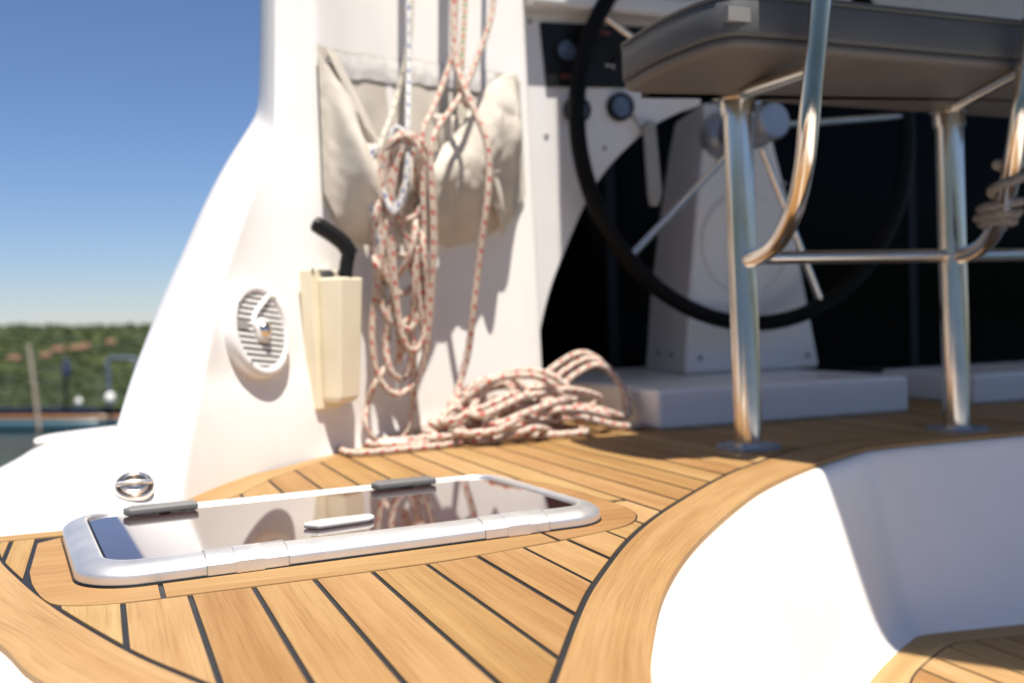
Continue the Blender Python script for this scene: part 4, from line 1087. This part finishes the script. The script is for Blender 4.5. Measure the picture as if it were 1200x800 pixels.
tag(hill, kind='structure'); sea_obj(hill)
rows = []
for i in range(14):
    rr_ = 640 + 55 * i
    rows.append([(rr_ * math.sin(math.radians(75 + 210 * j / 120)), rr_ * math.cos(math.radians(75 + 210 * j / 120)), 62 * sm(i / 9) * (1 + .35 * fnoise(j * .09, 1.7)) - 2 + 4 * abs(fnoise(i * .9, j * .7, 3))) for j in range(121)])
h2 = grid('hill', rows, M['hill'], loc=(0, -640, -1)); fix_normals(h2); tag(h2, kind='structure'); sea_obj(h2)  # unseen hills behind the camera, added for the steel to reflect
# bushes: nobody could count them
BR = random.Random(5)
bv = []; bf = []
for k in range(2600):
    x = BR.uniform(-420, -120); y = BR.uniform(335, 600); s = BR.uniform(0.8, 2.4)
    z = hill_z(x, y); b0 = len(bv)
    for q in ((0, 0, 1.1), (1, .2, .35), (.2, 1, .4), (-1, .1, .3), (-.1, -1, .45), (0, 0, -.5)):
        bv.append((x + s * q[0] * BR.uniform(.7, 1.2), y + s * q[1] * BR.uniform(.7, 1.2), z + s * q[2] * BR.uniform(.7, 1.2)))
    bf += [(b0, b0 + 1, b0 + 2), (b0, b0 + 2, b0 + 3), (b0, b0 + 3, b0 + 4), (b0, b0 + 4, b0 + 1), (b0 + 5, b0 + 2, b0 + 1), (b0 + 5, b0 + 3, b0 + 2), (b0 + 5, b0 + 4, b0 + 3), (b0 + 5, b0 + 1, b0 + 4)]
M['bush'] = plain('bush_leaves', (.022, .037, .004), .9, vary=.3, scale=.08)
bush = mk('scrub', bv, bf, M['bush'], loc=(-300, 400, 10)); tag(bush, 'dark green scrub covering the far hillside', 'scrub', kind='stuff'); sea_obj(bush)

M['wall_p'] = plain('pale_house_wall', (.22, .17, .12), .8); M['roof_p'] = plain('terracotta_roof', (.16, .082, .048), .8, vary=.2); M['win_p'] = plain('house_window', (.05, .06, .07), .3)
def house(px, py, w, h, dist, lb):
    x = (px - 600) / 1200 * dist; y = dist; z = max(hill_z(x, y), 1.6 + (480 - py) / 1200 * dist) - 1.5
    t = empty('house', (0, 0, 0), lb, 'house', 'houses on the far hillside')
    d = w * .7
    mk('wall', [(x + a, y + b, c) for c in (z - 3, z + h) for a, b in ((-w / 2, 0), (w / 2, 0), (w / 2, d), (-w / 2, d))], [(0, 1, 5, 4), (1, 2, 6, 5), (2, 3, 7, 6), (3, 0, 4, 7), (4, 5, 6, 7)], M['wall_p'], t)
    e = .6
    rf = mk('roof', [(x - w / 2 - e, y - e, z + h + .02), (x + w / 2 + e, y - e, z + h + .02), (x + w / 2 + e, y + d + e, z + h + .02), (x - w / 2 - e, y + d + e, z + h + .02), (x - w / 2, y + d / 2, z + h + 2.2), (x + w / 2, y + d / 2, z + h + 2.2)], [(0, 1, 5, 4), (1, 2, 5), (2, 3, 4, 5), (3, 0, 4), (3, 2, 1, 0)], M['roof_p'], t)
    for wx_ in (-.25, .22):
        mk('window', [(x + w * wx_ - .6, y - .05, z + h * .35), (x + w * wx_ + .6, y - .05, z + h * .35), (x + w * wx_ + .6, y - .05, z + h * .75), (x + w * wx_ - .6, y - .05, z + h * .75)], [(0, 1, 2, 3)], M['win_p'], t)
    sea_obj(t)
for (px, py, w, h, lb) in ((14, 425, 5, 2.5, 'terracotta roofed house left of the leaning spar on the hillside'),
                       (52, 422, 4, 2.5, 'small terracotta roofed house just right of the leaning spar'), (66, 415, 5, 2.5, 'terracotta roofed house between the spar and the furled flag'),
                       (88, 414, 6, 2.5, 'terracotta roofed house just above the furled flag'), (98, 412, 4, 3, 'terracotta roofed house right of the furled flag'), (128, 406, 3.5, 2, 'small house standing highest on the hillside above the gantry')):
    house(px, py, w, h, 345 + (480 - py) * 2.0, lb)
# the moored boat
M['hull_teal'] = plain('teal_hull_paint', (.055, .115, .145), .35, vary=.1); M['navy'] = plain('navy_canvas', (.012, .020, .060), .7); M['oak'] = plain('varnished_rubbing_strake', (.32, .16, .075), .4); M['mastm'] = plain('bleached_spar', (.34, .28, .22), .5)
BD = 78.0
mb = empty('moored_boat', (0, 0, 0), 'moored boat with teal hull, navy canvas and a leaning spar under the hillside', 'boat')
def bx(px): return (px - 600) / 1200 * BD
def bz(py): return 1.6 + (480 - py) / 1200 * BD
def hullrow(z, w, x0, x1): return [(x0 + 1.2, BD, z), (x0, BD + w, z), (x0 + 1.2, BD + 2 * w, z), (x1 - 2.5, BD + 2 * w, z), (x1 + .6 * z, BD + w, z), (x1 - 2.5, BD, z)]
loft_closed('hull', [hullrow(-.3, 1.2, bx(-60), bx(146)), hullrow(.4, 1.4, bx(-62), bx(150)), hullrow(bz(492), 1.5, bx(-64), bx(154))], M['hull_teal'], mb)
loft_closed('rubbing_strake', [hullrow(bz(491.9), 1.55, bx(-65), bx(155)), hullrow(bz(486.5), 1.55, bx(-65), bx(155))], M['oak'], mb)
cv = loft_closed('canvas_cover', [hullrow(bz(486.4), 1.4, bx(-60), bx(150)), hullrow(bz(480), 1.4, bx(-60), bx(150)), hullrow(bz(477), 1.0, bx(-60), bx(150))], M['navy'], mb)
tube('spar', [(bx(50), BD - .3, bz(503)), (bx(43), BD - .3, bz(455)), (bx(34.5), BD - .3, bz(404))], .15, M['mastm'], mb, step=.5)
M['arch'] = plain('blue_grey_tube', (.09, .12, .17), .4)
tube('gantry', [(bx(129), BD, bz(476)), (bx(127), BD, bz(440)), (bx(125), BD, bz(423)), (bx(130), BD, bz(420)), (bx(150), BD, bz(420)), (bx(158), BD, bz(421)), (bx(160), BD, bz(440)), (bx(160), BD, bz(476))], .16, M['arch'], mb, step=.3)
tube('flagstaff', [(bx(78), BD, bz(478)), (bx(78), BD, bz(448)), (bx(77), BD, bz(424))], .13, M['black'], mb, step=.4)
lathe('furled_flag', [(.1, 0), (.35, .3), (.30, 1.2), (.1, 1.6)], (bx(77.5), BD, bz(444)), (0, 0, 1), M['navy'], mb, segs=10)
for px, py, r in ((101, 471, .24), (137, 467, .36)):
    lathe('fender', [(.05, -1.3 * r), (.7 * r, -r), (r, -.3 * r), (r, .3 * r), (.7 * r, r), (.1, 1.25 * r)], (bx(px), BD - 1.2, bz(py)), (0, 0, 1), M['white_plastic'], mb, segs=14)
for px in (8, 70, 116):
    tube('stanchion', [(bx(px), BD, bz(480)), (bx(px), BD, bz(442))], .05, M['steel'], mb, smooth_path=False, segs=6)
sea_obj(mb)
